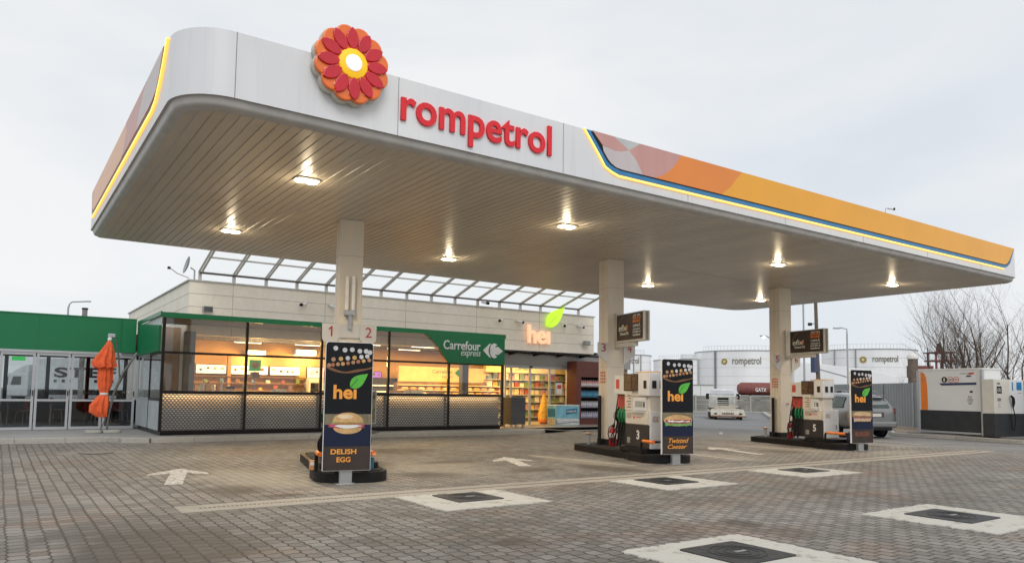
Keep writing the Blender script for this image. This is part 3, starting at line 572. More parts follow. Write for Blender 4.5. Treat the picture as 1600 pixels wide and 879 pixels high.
CREAM = M('pump_cream', (.68, .63, .55), .4, var=.07); PWHITE = M('pump_white', (.68, .69, .71), .35, var=.06); PDARK = M('pump_charcoal', (.045, .042, .042), .45); SCREEN = M('dark_screen', (.02, .02, .022), .15)
LCD = M('grey_lcd', (.33, .37, .36), .25); NGREEN = M('nozzle_green', (.01, .25, .08), .4); RUB = M('black_rubber', (.012, .012, .012), .5); PRED = M('print_red', (.62, .07, .05), .5); STICK = M('sticker_white', (.75, .74, .7), .5)
def pump(i, vf, ln, du=0.):
    # left face u=-.2, front face v=vf, length ln
    t = thing('fuel_pump', ['fuel pump with numbers one and two, hidden behind the nearest egg burger banner', 'white and charcoal fuel pump marked 3 on the middle island', 'white and charcoal fuel pump marked 5 on the farthest island'][i], 'fuel pump', (*ISL[i], 0), IA, 'fuel pumps on the islands')
    u0, u1 = -.2 + du, .31 + du; uh = .16 + du; v1 = vf + ln; ff = ((0, -1, 0), (0, 0, 1), (-1, 0, 0)); Lf = lambda v: -v
    body = MB().box(u0 + .02, uh - .01, vf + .02, v1, .257, 1.62).build('body', CREAM, t, bevel=.012)
    MB().box(u0, u1, vf + .01, v1 + .004, .262, .735).build('lower_panel', PDARK, t, bevel=.008)
    MB().box(u0 + .005, u1 - .005, vf - .03, vf + .0095, .262, 1.02).build('front_door', PWHITE, t, bevel=.01)
    MB().box(u0 - .004, u1, vf + .06, v1 - .002, .745, 1.01).build('middle_panel', CREAM, t, bevel=.008)
    MB().box(u0 - .012, uh, vf + .12, v1 - .3, 1.02, 1.30).build('display_panel', PWHITE, t, bevel=.01)
    MB().box(u0 - .018, u0 - .01, vf + .26, v1 - .42, 1.1, 1.22).build('display', LCD, t)
    MB().box(u0 - .05, u0 - .004, vf + .18, v1 - .28, .985, 1.012).build('shelf', PWHITE, t, bevel=.006)
    MB().box(u0 - .012, uh, v1 - .29, v1 + .01, 1.02, 1.42).build('grade_panel', CREAM, t, bevel=.006)
    # head: dark advert frame and card terminal
    MB().box(u0 - .02, uh, vf + ln * .42, v1 + .05, 1.43, 1.79).build('head', M('head_brown', (.06, .045, .04), .4), t, bevel=.008)
    pic = MB().box(u0 - .026, u0 - .021, vf + ln * .72, v1 + .02, 1.46, 1.76).build('advert_picture', M('advert_picture', (.12, .07, .03), .4, var=.9, scale=14), t)
    MB().box(u0 - .026, u0 - .021, vf + ln * .46, vf + ln * .68, 1.46, 1.76).build('advert_picture', M('advert_dark', (.08, .03, .02), .4, var=.9, scale=14), t)
    MB().box(u0 - .03, uh, vf - .04, vf + ln * .41, 1.33, 1.80).build('terminal', PWHITE, t, bevel=.012)
    MB().box(u0 - .036, u0 - .031, vf + .06, vf + .17, 1.48, 1.64).build('terminal_screen', SCREEN, t)
    MB().box(u0 + .04, u0 + .14, vf - .046, vf - .041, 1.48, 1.64).box(u0 + .22, u0 + .31, vf - .046, vf - .041, 1.48, 1.64).build('terminal_screen', SCREEN, t)
    MB().box(u0, uh, vf - .02, vf + ln * .6, 1.805, 1.83).build('top_strip', M('peach_strip', (.75, .5, .3), .5), t)
    text('number', NUM[i][0], STICK, t, Lf(vf + ln * .52), .43, .11, .19, (u0 - .001, 0, 0), ff, ext=.003, bold=.03)
    MB().lathe([(.03, 0), (.03, .003)], (u0 - .0045, vf + ln * .62, .88), 12, 0, ((0, 1, 0), (0, 0, 1), (-1, 0, 0))).build('logo', PRED, t)
    text('maker_lettering', 'rompetrol', PRED, t, Lf(vf + ln * .55), .865, .2, .04, (u0 - .005, 0, 0), ff, ext=.002)
    mb = MB()
    for k in range(5): mb.box(u0 - .016, u0 - .0125, v1 - .25, v1 - .25 + (.16, .12, .18, .1, .15)[k], 1.08 + k * .06, 1.105 + k * .06)
    mb.build('instruction_print', M('print_grey', (.3, .2, .17), .6), t)
    for a in range(4):
        for b in range(3): MB().box(u0 - .0165, u0 - .0125, vf + .15 + b * .028, vf + .17 + b * .028, 1.10 + a * .028, 1.12 + a * .028).build('key', RUB, t)
    MB().box(u0 - .006, u0 - .0005, v1 - .2, v1 - .08, .34, .46).build('sticker', M('sticker_worn', (.35, .33, .30), .6, var=.7, scale=30), t); MB().box(u0 - .009, u0 - .0045, v1 - .24, v1 - .06, .86, .97).build('sticker', M('sticker_text', (.5, .42, .36), .6, var=.6, scale=40), t)
    MB().box(u0 - .015, u0 + .0, vf + .02, v1, 1.305, 1.325).build('trim_strip', STEEL, t); MB().box(u0 + .06, u0 + .2, vf - .0345, vf - .0305, .80, .92).build('sticker', M('sticker_text', (0, 0, 0)), t); MB().tube([(u0 + .4, vf - .04, .5), (u0 + .4, vf - .06, .56), (u0 + .4, vf - .04, .62)], .008, 6).build('door_handle', RUB, t)
    # hose cabinet
    hb = v1 + .02
    MB().box(u0 + .12, u1, hb, hb + .55, .257, 1.42).build('hose_cabinet', PDARK, t, bevel=.012)
    MB().box(u0 + .02, u1, hb, hb + .5, 1.36, 1.76).build('price_board', STICK, t, bevel=.008)
    MB().box(u0 + .014, u0 + .018, hb + .28, hb + .42, 1.48, 1.68).build('price_print', PRED, t)
    MB().box(u0 + .10, u0 + .119, hb + .03, hb + .5, 1.03, 1.33).build('warning_plate', M('red_white_print', (.5, .06, .05), .5, var=.5, scale=10), t)
    for k in range(4):
        v = hb + .07 + k * .12; mt = NGREEN if k < 3 else RUB
        nz = MB().tube([(u0 + .1, v, 1.06), (u0 + .03, v, .98), (u0 + .02, v, .86), (u0 + .06, v, .76)], [.018, .028, .03, .02], 8).tube([(u0 + .06, v, 1.0), (u0 + .1, v, 1.08), (u0 + .13, v, 1.13)], .011, 6)
        nz = nz.build('nozzle', mt, t, smooth=True)
        MB().tube([(u0 + .01, v, .96), (u0 - .03, v, .92), (u0 - .03, v, .84), (u0 + .02, v, .80)], .007, 6).build('nozzle_guard', RUB, nz, smooth=True)
        pts = [(u0 + .06, v, .77), (u0 + .02, v + .01, .6), (u0 - .03, v + .05 + .02 * k, .36 + .03 * k), (u0 - .01, v + .13, .23 + .02 * k), (u0 + .05, v + .2, .33), (u0 + .1, v + .18, .8), (u0 + .13, v + .1, 1.3)]
        sp_ = []
        for a in range(len(pts) - 1):
            p0, p1, p2, p3 = [Vector(pts[max(0, min(len(pts) - 1, a + q))]) for q in (-1, 0, 1, 2)]
            for s_ in range(5):
                f = s_ / 5; sp_.append(.5 * ((2 * p1) + (-p0 + p2) * f + (2 * p0 - 5 * p1 + 4 * p2 - p3) * f * f + (-p0 + 3 * p1 - 3 * p2 + p3) * f ** 3))
        MB().tube(sp_ + [Vector(pts[-1])], .013, 7).build('hose', RUB, t, smooth=True)
    return t
pump(0, .75, .95, .10); pump(1, .50, .95); pump(2, .95, .72)
# visible loop of hose and bumpers beside the nearest banner
for i in range(3):
    vb = {0: .45, 1: .53, 2: .72}[i]
    g = 'orange sleeved crash rails on the islands'
    def rail(us, u_end, lab):
        t = thing('crash_rail', lab, 'crash rail', (*ISL[i], 0), IA, g); r_ = .028
        MB().tube([(us, vb, .16), (us, vb, .36), (us, vb - .02, .41), (us, vb - .07, .43)], r_, 8).build('rail_leg', RUB, t, smooth=True)
        MB().tube([(us, vb - .07, .43), (us, -.02 + .1, .43), (us + (.03 if u_end > us else -.03), .02 + .1, .43)], .034, 10).build('rail_sleeve', ORANGE, t, smooth=True)
        MB().tube([(us + (.03 if u_end > us else -.03), .12, .43), (u_end, .12, .43), (u_end, .14, .16)], r_, 8).build('rail_leg', RUB, t, smooth=True)
    rail(-.37, -.12, 'orange sleeved black crash rail on the left of the %s island' % ('nearest', 'middle', 'farthest')[i])
    rail(.42, .3, 'orange sleeved black crash rail on the right of the %s island' % ('nearest', 'middle', 'farthest')[i])
t = thing('hanging_hose', 'black hose bulging past the right edge of the nearest banner', 'hose', (*ISL[0], 0), IA)
MB().tube([(.38, .9, .95), (.44, .7, .8), (.47, .6, .6), (.45, .62, .42), (.38, .8, .3)], .014, 8).build('hose', RUB, t, smooth=True)
MB().lathe([(.016, 0), (.016, .05)], (.38, .9, .94), 8).build('coupling', STEEL, t)
for i, (u, v, c) in enumerate(((.52, .55, (.02, .12, .2)),)):
    t = thing('wash_bucket', 'small teal bucket on the right of the nearest island', 'bucket', (ISL[0][0] + .45, ISL[0][1] + .25, .167), 0)
    MB().lathe([(.07, 0), (.09, .18), (.095, .18), (.09, .02)], (0, 0, 0), 16).build('tub', M('teal_plastic', c, .5), t, smooth=True); MB().tube([(-.09, 0, .18), (-.06, 0, .26), (.06, 0, .26), (.09, 0, .18)], .004, 5).build('handle', STEEL, t)
t = thing('wash_bucket', 'blue window washing bucket beside the farthest banner', 'bucket', (ISL[2][0] + .28, ISL[2][1] + .28, .167), IA)
MB().box(-.03, .26, 0, .22, 0, .26).build('tub', M('navy_plastic', (.02, .035, .12), .4), t, bevel=.02); MB().box(.0, .23, -.006, -.001, .07, .22).build('sticker', M('pale_blue_print', (.45, .5, .6), .5, var=.5, scale=30), t)
t = thing('card_box', 'small peach box on the left edge of the nearest island', 'box', (ISL[0][0] - .28, ISL[0][1] + .55, .167), IA)
MB().box(-.06, .05, 0, .11, 0, .14).build('case', M('peach_box', (.6, .28, .12), .5), t, bevel=.01); MB().box(-.05, .04, -.004, -.001, .07, .12).build('print', STICK, t)

# black posts and small mushroom bollards at the back of the islands
for i in (0, 1, 2):
    t = thing('guard_post', 'tall black guard post beside the column of the %s island' % ('nearest', 'middle', 'farthest')[i], 'post', (*ISL[i], 0), IA, 'black guard posts by the columns')
    MB().tube([(.17, 3.3, .167), (.17, 3.3, 1.32)], .045, 14).build('post', BLACK, t, smooth=True); MB().lathe([(.09, 0), (.09, .015)], (.17, 3.3, .167), 14).build('foot', BLACK, t)
    if i == 0: continue
    t = thing('mushroom_bollard', 'low steel bollard with flat cap on the back of the %s island' % ('nearest', 'middle', 'farthest')[i], 'bollard', (*ISL[i], 0), IA, 'low capped bollards on the islands')
    MB().tube([(-.12, 3.3, .167), (-.12, 3.3, .40)], .04, 12).build('stem', STEEL, t, smooth=True); MB().lathe([(.07, 0), (.10, .02), (.08, .045), (.0, .055)], (-.12, 3.3, .40), 18).build('cap', M('cap_worn', (.45, .28, .2), .5), t, smooth=True)
def extinguisher(i, u, v):
    t = thing('fire_extinguisher', 'red fire extinguisher at the foot of the column on the %s island' % ('middle' if i == 1 else 'farthest'), 'fire extinguisher', (*ISL[i], 0), IA, 'fire extinguishers by the columns')
    MB().lathe([(.07, 0), (.085, .02), (.085, .33), (.06, .40), (.03, .43)], (u, v, .167), 18).build('cylinder', RED, t, smooth=True); MB().box(u - .02, u + .06, v - .015, v + .015, .60, .65).tube([(u, v, .59), (u + .03, v, .68)], .012, 6).build('valve', BLACK, t)
    MB().tube([(u - .02, v, .63), (u - .10, v - .02, .60), (u - .13, v - .02, .45), (u - .09, v - .02, .3)], .012, 6).build('hose', BLACK, t, smooth=True); MB().lathe([(.0865, 0), (.0865, .1)], (u, v, .36), 18, cap=False).build('label_band', STICK, t)
extinguisher(1, .2, 2.72); extinguisher(2, .2, 2.62)
# number boards on the columns
NR = M('number_red', (.42, .03, .05), .5)
NBM = M('number_board', (.62, .60, .57), .4, var=.05)
for i in range(3):
    t = thing('number_board', 'pale lane number board marked %s and %s on the %s column' % (*NUM[i], ('left', 'middle', 'right')[i]), 'number sign', (*ISL[i], 0), IA, 'lane number boards on the columns')
    z0, z1 = (2.24, 2.60) if i == 0 else (2.06, 2.58)
    for s_, (a, b) in enumerate(((-.03, .28), (.67, .98))):
        if i == 0: poly = rrect(a, b, -z1, -z0, .10, True); poly = [(x_, -y_) for x_, y_ in poly]
        else: poly = [(a, z1), (b, z1), (b, z0 + (.0 if s_ == 0 else .22)), (a, z0 + (.22 if s_ == 0 else 0))]
        MB().prism(poly, .02, FRONT, (0, 3.05, 0)).build('board', NBM, t)
    MB().box(.27, .68, 3.04, 3.066, z0 + .1, z1).build('board', NBM, t) if i == 0 else None
    for s_, cxn in enumerate((.12, .83)): text('number', NUM[i][s_], NR, t, cxn - .06, 2.36 - .0, .12 if NUM[i][s_] != '1' else .09, .19, (0, 3.028, 0), ext=.003, bold=.0) if NUM[i][s_] != '1' else MB().prism([(.13, 2.36), (.158, 2.36), (.158, 2.55), (.138, 2.55), (.09, 2.505), (.09, 2.475), (.13, 2.505)], .003, FRONT, (0, 3.028, 0)).build('number', NR, t)
# flag signs on columns two and three
SGB = M('sign_brown', (.045, .028, .022), .3, var=.3, scale=3); SGF = M('sign_case', (.58, .55, .49), .4)
for i in (1, 2):
    v0, v1 = (1.72, 2.95) if i == 1 else (1.50, 2.85); u = .5; z0, z1 = (2.56, 3.23) if i == 1 else (2.58, 3.27)
    t = thing('price_sign', 'dark brown diesel advert sign projecting from the %s column' % ('middle' if i == 1 else 'right'), 'sign', (*ISL[i], 0), IA, 'diesel signs hung on the columns')
    MB().box(u - .08, u + .08, v0, v1, z0, z1).build('case', SGF, t, bevel=.01); MB().box(u - .03, u + .03, v0 - .012, v0 + .01, z0 + .02, z1 - .02).build('case_seam', M('seam_olive', (.2, .18, .12), .5), t)
    MB().box(u - .05, u + .05, v0 + .45, 3.08, z0 - .1, z0 - .005).build('bracket', SGF, t); MB().box(u - .07, u + .07, 3.0, 3.068, z0 - .12, z1 + .05).build('mount_plate', SGF, t)
    fc = MB().box(u - .088, u - .081, v0 + .04, v1 - .04, z0 + .05, z1 - .02).build('printed_face', SGB, t)
    lf = ((0, -1, 0), (0, 0, 1), (-1, 0, 0)); O = (u - .0885, 0, 0); W = v1 - v0; H_ = z1 - z0
    A = lambda a: -(v1 - .04) + a * (W - .08); B = lambda b: z0 + .05 + b * (H_ - .07)
    MB().tube([(u - .089, -(A(.05 + .25 * math.sin(R(q)) ** 2) if 0 else A(.30 - .22 * math.sin(R(q)))), B(.5 + .42 * math.cos(R(q)))) for q in range(10, 150, 10)], .004, 5).build('gold_arc', GOLD, fc)
    text('brand_lettering', 'efix', STICK, fc, A(.08), B(.36), .30 * W, .22 * H_, O, lf, .003, .01, .2); text('brand_digit', 'S', HEIO, fc, A(.36), B(.38), .07 * W, .17 * H_, O, lf, .003, .03, .2)
    text('product_lettering', 'Diesel 55', STICK, fc, A(.14), B(.2), .30 * W, .1 * H_, O, lf, .003, .015)
    OR2 = M('sign_orange', (.75, .22, .03), .5)
    for wd, b, h_, mt in (('ARE CEA', .87, .055, STICK), ('MAI', .76, .085, OR2), ('MARE', .62, .11, OR2), ('CIFRĂ', .46, .11, STICK), ('CETANICĂ', .34, .075, STICK), ('DIN', .24, .055, STICK), ('ROMÂNIA', .12, .075, STICK)): text('slogan', wd, mt, fc, A(.64), B(b), .26 * W, h_ * H_, O, lf, .003, .02)
# twin tube lamp on the first column
t = thing('tube_lamp', 'pair of upright white tube lamps on the front of the left column', 'lamp', (*ISL[0], 0), IA)
for k, u in enumerate((.40, .52)): MB().tube([(u, 2.98, 2.86), (u, 2.98, 3.50)], .035, 12).build('tube', M('tube_white', (.85, .83, .78), .3), t, smooth=True)
MB().box(.36, .56, 2.96, 3.066, 2.76, 2.86).build('bracket', STEEL, t, bevel=.006); MB().box(.44, .50, 2.98, 3.066, 2.5, 2.76).build('arm', STEEL, t)
# red button on third column, camera on the canopy edge
t = thing('alarm_button', 'small red emergency button on the front of the right column', 'button', (*ISL[2], 0), IA)
MB().box(.46, .54, 3.05, 3.066, 1.1, 1.18).build('plate', STICK, t); MB().lathe([(.025, 0), (.025, .02)], (.5, 3.05, 1.14), 12, 0, ax).build('button', RED, t)
def cctv(loc, rz, label, group='security cameras', s=1., tilt=-.25, arm='wall'):
    t = thing('security_camera', label, 'security camera', loc, rz, group)
    MB().tube([(0, .0, 0), (0, -.08 * s, .0), (0, -.12 * s, -.02 * s)] if arm == 'wall' else [(0, 0, 0), (0, 0, .16), (0, -.03, .18)], .014 * s, 8).build('arm', STEEL, t)
    z = 0 if arm == 'wall' else .18
    mb = MB().tube([(0, -.08 * s, z), (0, -.34 * s, z + tilt * .26 * s)], .05 * s, 14); b = mb.build('housing', WHITE, t, smooth=True)
    MB().tube([(0, -.30 * s, z + tilt * .22 * s), (0, -.37 * s, z + tilt * .29 * s)], .054 * s, 14).build('lens', SCREEN, b)
cctv((16.6, 8.9, 5.53), R(30), 'small camera standing on the top edge of the canopy', arm='post', s=.55)

# ------------------------------------------------------------------ shop building
shop = thing('shop_building', 'long cream panelled filling station shop with a glazed green-edged front bay', 'shop', (12, 24, 0))
W = dict(parent=shop, world=True)
mb = MB().box(4.55, 20.47, 23.5, 23.7, 2.96, 4.57); mb.build('front_wall', CLAD, **W)
mb = MB()
for z in (3.39, 3.80, 4.19): mb.box(4.55, 20.47, 23.496, 23.5, z, z + .012)
for x in (5.8, 8.75, 11.7, 14.65, 17.6): mb.box(x, x + .012, 23.497, 23.5, 2.96, 4.57)
mb.build('panel_joint', M('joint_dark', (.36, .33, .28), .6), **W)
lw = MB().box(4.55, 4.7, 23.7, 36, .1, 4.57).build('side_wall', CLAD, **W); MB().box(20.32, 20.47, 23.7, 36, 2.96, 4.57).build('side_wall', CLAD, **W); MB().box(4.7, 22.6, 35.8, 36, .1, 4.57).build('back_wall', CLAD, **W)
mb = MB()
for z in (3.39, 3.8, 4.19): mb.box(4.546, 4.55, 23.5, 36, z, z + .012)
mb.build('panel_joint', M('joint_dark', (0, 0, 0)), **W)
MB().box(4.5, 20.52, 23.46, 36.05, 4.57, 4.61).build('roof', M('coping', (.5, .49, .47), .5), **W)
GB = M('grey_cladding_band', (.30, .30, .29), .45, var=.06)
MB().box(14.4, 22.6, 23.52, 23.7, 2.44, 2.958).build('grey_band', GB, **W); MB().box(14.36, 22.62, 23.48, 23.52, 2.90, 2.955).build('band_edge', FRAMEB, **W)
MB().box(22.45, 22.6, 23.7, 35.8, .1, 2.958).box(20.47, 22.6, 23.7, 35.8, 2.96, 3.0).build('annex_wall', GB, **W)
MB().box(3.6, 22.4, 21.3, 35.8, .121, .13).build('floor', M('shop_floor', (.32, .29, .25), .3, var=.1), **W)
CEIL = M('shop_ceiling', (.10, .10, .125), .8, var=.1)
MB().box(4.7, 22.4, 23.7, 30, 3.06, 3.10).box(3.55, 14.3, 21.26, 23.7, 3.25, 3.28).build('ceiling', CEIL, **W)
BACKW = M('orange_tan_wall', (.70, .40, .13), .6, var=.1, scale=.8)
MB().box(4.7, 22.4, 27.5, 27.6, .13, 3.06).build('inner_wall', BACKW, **W)
MB().box(3.56, 4.5, 24.2, 24.26, .13, 3.2).build('inner_wall', M('tan_board', (.33, .22, .14), .6), **W)
MB().box(4.5, 4.78, 23.45, 23.75, .13, 3.05).build('inner_column', M('slate_column', (.12, .13, .16), .5), **W)
MB().box(9.9, 10.1, 23.55, 23.75, .13, 3.05).build('inner_column', M('slate_column', (0, 0, 0)), **W)
MB().box(13.55, 13.8, 22.6, 22.85, .13, 3.05).build('inner_column', M('slate_column', (0, 0, 0)), **W)
# glazed front bay
BX = [3.5 + 2.17 * k for k in range(6)]; BY = 21.2
MB().box(3.50, 14.36, BY + .02, 23.498, 3.285, 3.355).build('bay_roof', M('roof_felt', (.32, .31, .30), .8), **W)
gf = MB().box(3.46, 14.4, BY - .055, BY + .018, 3.22, 3.36).build('green_edge', GREEN, **W)
MB().box(3.42, 3.46, BY - .05, 25.04, 3.27, 3.38).build('side_edge', GREEN, **W)
MB().box(3.62, 14.3, BY + .08, BY + .14, .12, .25).build('plinth', BLACK, **W); MB().box(3.56, 3.62, BY + .08, 25, .12, .25).build('plinth', BLACK, **W)
for k in range(6):
    x = BX[k] - (.0 if k else -.03) - (.03 if k == 5 else 0); MB().box(x - .035, x + .035, BY - .03, BY + .06, .22, 3.22).build('mullion', FRAMEB, **W, bevel=.004)
for k in range(5):
    a, b = BX[k] + .04, BX[k + 1] - .04
    fr = MB().box(a, b, BY - .025, BY + .05, 2.27, 2.33).build('window_frame', FRAMEB, **W)
    MB().box(a, b, BY - .028, BY + .055, 1.225, 1.295).build('sill', FRAMEB, **W); MB().box(a, b, BY - .026, BY + .05, .2, .255).build('bottom_rail', FRAMEB, **W)
    MB().box(a, b, BY + .01, BY + .02, 2.33, 3.22).build('pane', GLASS, fr, True); MB().box(a, b, BY + .01, BY + .02, 1.295, 2.27).build('pane', GLASS, fr, True)
    MB().face([(a, BY - .012, .255), (b, BY - .012, .255), (b, BY - .012, 1.225), (a, BY - .012, 1.225)]).build('perforated_panel', PERF, **W)
    MB().box(a, b, BY + .22, BY + .224, .82, 1.2).build('cream_board', M('cream_board', (.78, .60, .38), .6, var=.15, scale=1), **W)
    MB().box(a, b, BY + .22, BY + .224, .20, .819).build('grey_board', M('grey_board', (.55, .57, .58), .5, var=.3, scale=1.5), **W)
for k in range(5):
    ld = bpy.data.lights.new('sill_fill', 'AREA'); ld.shape = 'RECTANGLE'; ld.size = 2.0; ld.size_y = .06; ld.energy = 7; ld.color = (1, .78, .52); lo = bpy.data.objects.new('sill_fill', ld); COL.objects.link(lo); lo.location = (BX[k] + 1.08, BY + .12, 1.21); lo.rotation_euler = (R(28), 0, 0)  # added fill lights under the sills, brightening boards behind the perforated panels
# side of the bay
for (ya, yb) in ((BY + .08, 22.9), (22.96, 25.0)):
    sf = MB().box(3.49, 3.53, ya, yb, 2.27, 2.33).box(3.49, 3.53, ya, yb, 1.02, 1.09).box(3.488, 3.532, yb, yb + .06, .22, 3.25).build('side_frame', FRAMEB if ya < 22 else FRAMEW, **W)
    MB().box(3.505, 3.512, ya, yb, 1.09, 2.268).build('side_pane', GLASS, sf, True)
    MB().box(3.495, 3.515, ya, yb, .25, 1.02).build('side_louvre', stripe_mat('pale_louvre', (.52, .57, .58), (.28, .31, .32), 2, .045), sf, True)
MB().prism([(-25.04, 2.33), (-(BY + .12), 2.33), (-(BY + .12), 3.02), (-25.04, 3.30)], .06, LEFT, (3.485, 0, 0)).build('side_fascia', GREEN, **W); MB().box(3.487, 3.495, BY + .12, 25.04, 2.33, 3.265).build('side_panel', M('side_pale', (.6, .64, .63), .5), **W)
# supermarket sign panel on the right bays
SPN = [(11.27, 3.218), (14.36, 3.218), (14.36, 2.315), (12.13, 2.315), (12.02, 2.42), (11.9, 2.60), (11.76, 2.80), (11.55, 3.02)]
spn = MB().prism(SPN, .02, FRONT, (0, BY - .032, 0)).build('sign_panel', GREEN, **W)
SW = M('sign_white', (.80, .80, .80), .4)
MB().box(12.13, 12.136, BY - .0535, BY - .052, 2.315, 3.218).build('panel_joint', M('joint_green', (.002, .08, .03), .5), spn, True)
text('brand_lettering', 'Carrefour', SW, spn, 11.93, 2.76, 1.43, .30, (0, BY - .052, 0), FRONT, .012, .012, 0, True); text('brand_lettering', 'express', SW, spn, 12.60, 2.50, .77, .22, (0, BY - .052, 0), FRONT, .012, .0, .25, True)
cxx, cz = 13.86, 2.785
MB().prism([(cxx - .38, cz + .015), (cxx - .38, cz - .015), (cxx - .13, cz - .23), (cxx - .07, cz - .24), (cxx - .13, cz - .15), (cxx - .165, cz - .07), (cxx - .17, cz), (cxx - .165, cz + .07), (cxx - .13, cz + .15), (cxx - .07, cz + .24), (cxx - .13, cz + .23)], .01, FRONT, (0, BY - .052, 0)).build('emblem', SW, spn, True)
MB().prism([(cxx - .11, cz), (cxx - .10, cz + .10), (cxx - .06, cz + .19), (cxx + .02, cz + .25), (cxx + .12, cz + .25), (cxx + .18, cz + .19), (cxx + .12, cz + .17), (cxx + .09, cz + .11), (cxx + .15, cz + .13), (cxx + .22, cz + .14), (cxx + .40, cz + .015), (cxx + .40, cz - .015), (cxx + .22, cz - .14), (cxx + .15, cz - .13), (cxx + .09, cz - .11), (cxx + .12, cz - .17), (cxx + .18, cz - .19), (cxx + .12, cz - .25), (cxx + .02, cz - .25), (cxx - .06, cz - .19), (cxx - .10, cz - .10)], .01, FRONT, (0, BY - .052, 0)).build('emblem', SW, spn, True)
# entrance doors
dy = 23.56
for x in (16.05, 16.34, 17.24, 18.22, 19.12): MB().box(x - .035, x + .035, dy, dy + .08, .05, 2.42).build('door_post', FRAMEW, **W, bevel=.004)
MB().box(16.02, 19.6, dy - .01, dy + .09, 2.33, 2.44).build('door_header', FRAMEW, **W); MB().box(16.0, 19.6, dy, dy + .06, .05, .13).build('door_rail', FRAMEW, **W)
for a, b in ((16.085, 16.305), (16.375, 17.205), (17.275, 18.185), (18.255, 19.085)):
    MB().box(a, b, dy + .03, dy + .04, .13, 2.33).build('door_pane', GLASS, **W)
MB().box(17.2, 17.3, dy - .06, dy, 2.36, 2.42).build('door_sensor', BLACK, **W)
# slim awning over the entrance
MB().box(14.5, 19.9, 22.75, 23.47, 2.93, 2.95).build('awning_glass', GLASSD, **W)
MB().box(14.5, 19.9, 22.72, 22.75, 2.915, 2.96).build('awning_edge', FRAMEB, **W)
for k in range(5): MB().prism([(-23.47, 2.93), (-22.76, 2.93), (-22.76, 2.90), (-23.47, 2.80)], .05, ((0, -1, 0), (0, 0, 1), (-1, 0, 0)), (15.0 + k * 1.17, 0, 0)).build('awning_bracket', FRAMEB, **W)

# glowing hei sign on the wall
t = thing('wall_sign', 'glowing peach hei letters with a lime leaf on the cream shop wall', 'sign', (17.2, 23.4, 3.4))
HL = EM('peach_glow', (1, .56, .34), .68); LG = EM('lime_glow', (.52, .92, .04), .75)
text('lettering', 'heı', HL, t, 16.97, 3.31, 1.08, .74, (0, 23.43, 0), ext=.09, bold=.02, world=True)
lf_ = MB().prism(leaf_poly(17.9, 4.02, 18.78, 4.84, .27), .08, FRONT, (0, 23.43, 0)).build('leaf', LG, t, True, bevel=.01)
MB().tube([(17.9, 23.345, 4.02), (18.1, 23.345, 4.2), (18.4, 23.345, 4.5)], .008, 5).build('leaf_vein', M('vein', (.15, .35, .02), .5), lf_, True)
MB().box(17.0, 18.0, 23.44, 23.495, 3.5, 3.53).build('mount_rail', STEEL, t, True)
# skylight leaning out from the wall top
t = thing('skylight_awning', 'milky panelled skylight on aluminium ribs rising above the shop wall', 'skylight', (12, 23.5, 4.6))
SX = [4.84 + k * .9887 for k in range(16)]; DZ = .285
MB().tube([(SX[0], 23.5, 4.84), (SX[-1], 23.5, 4.84)], .035, 8).build('base_rail', M('rail_dark', (.12, .10, .09), .5), t, True)
for d in (1.05, 2.1, 3.15): MB().tube([(SX[0], 23.5 - d, 4.86 + d * DZ), (SX[-1], 23.5 - d, 4.86 + d * DZ)], .028, 6).build('purlin', ALU, t, True)
for k, x in enumerate(SX):
    MB().tube([(x - .04, 23.5, 4.86), (x - .04, 19.4, 4.86 + 4.1 * DZ)], .032, 6).build('rib', ALU, t, True); MB().tube([(x + .04, 23.5, 4.86), (x + .04, 19.4, 4.86 + 4.1 * DZ)], .032, 6).build('rib', ALU, t, True)
    MB().box(x - .045, x + .045, 23.52, 23.6, 4.60, 4.86).build('post', ALU, t, True)
    if k < 15: MB().prism([(-23.48, 4.89), (-19.4, 4.89 + 4.08 * DZ), (-19.4, 4.90 + 4.08 * DZ), (-23.48, 4.90)], -.88, ((0, -1, 0), (0, 0, 1), (-1, 0, 0)), (x + .055, 0, 0)).build('sheet', MILKY, t, True)
# cameras, floodlights, dish on the shop
for q in ((8.15, R(-60)), (8.80, R(60)), (15.84, R(-60)), (16.36, R(60)), (18.88, R(-50)), (19.45, R(60))):
    pass
CL = ['wall camera left of the first pair on the cream wall', 'wall camera right of the first pair on the cream wall', 'wall camera just left of the hei letters', 'wall camera nearest the hei letters on their left', 'wall camera just right of the lime leaf', 'rightmost wall camera near the corner of the shop wall']
for q, lb in zip(((8.15, R(-55)), (8.85, R(50)), (15.84, R(-55)), (16.42, R(50)), (18.98, R(-50)), (19.5, R(50))), CL): cctv((q[0], 23.49, 4.15), q[1], lb, s=.95)
cctv((14.85, 23.5, 4.76), R(10), 'larger camera on the top of the cream wall below the skylight', s=1.1)
def flood(loc, lab):
    t = thing('floodlight', lab, 'floodlight', loc, 0, 'floodlights on the shop'); MB().box(-.14, .14, -.16, 0, -.08, .1).build('housing', M('flood_grey', (.35, .34, .32), .4, .4), t, bevel=.015); MB().box(-.12, .12, -.165, -.161, -.06, .08).build('lens', GLASSD, t); MB().tube([(0, 0, 0), (0, .07, 0)], .02, 6).build('arm', STEEL, t)
flood((19.95, 23.42, 3.44), 'grey floodlight at the right end of the cream wall'); flood((5.05, 23.4, 3.72), 'grey floodlight above the left end of the green edge')
t = thing('satellite_dish', 'grey satellite dish seen edge-on at the left end of the shop roof', 'satellite dish', (4.75, 23.9, 4.6))
MB().tube([(0, 0, 0), (0, 0, .35), (-.12, 0, .42)], .025, 8).build('mast', STEEL, t)
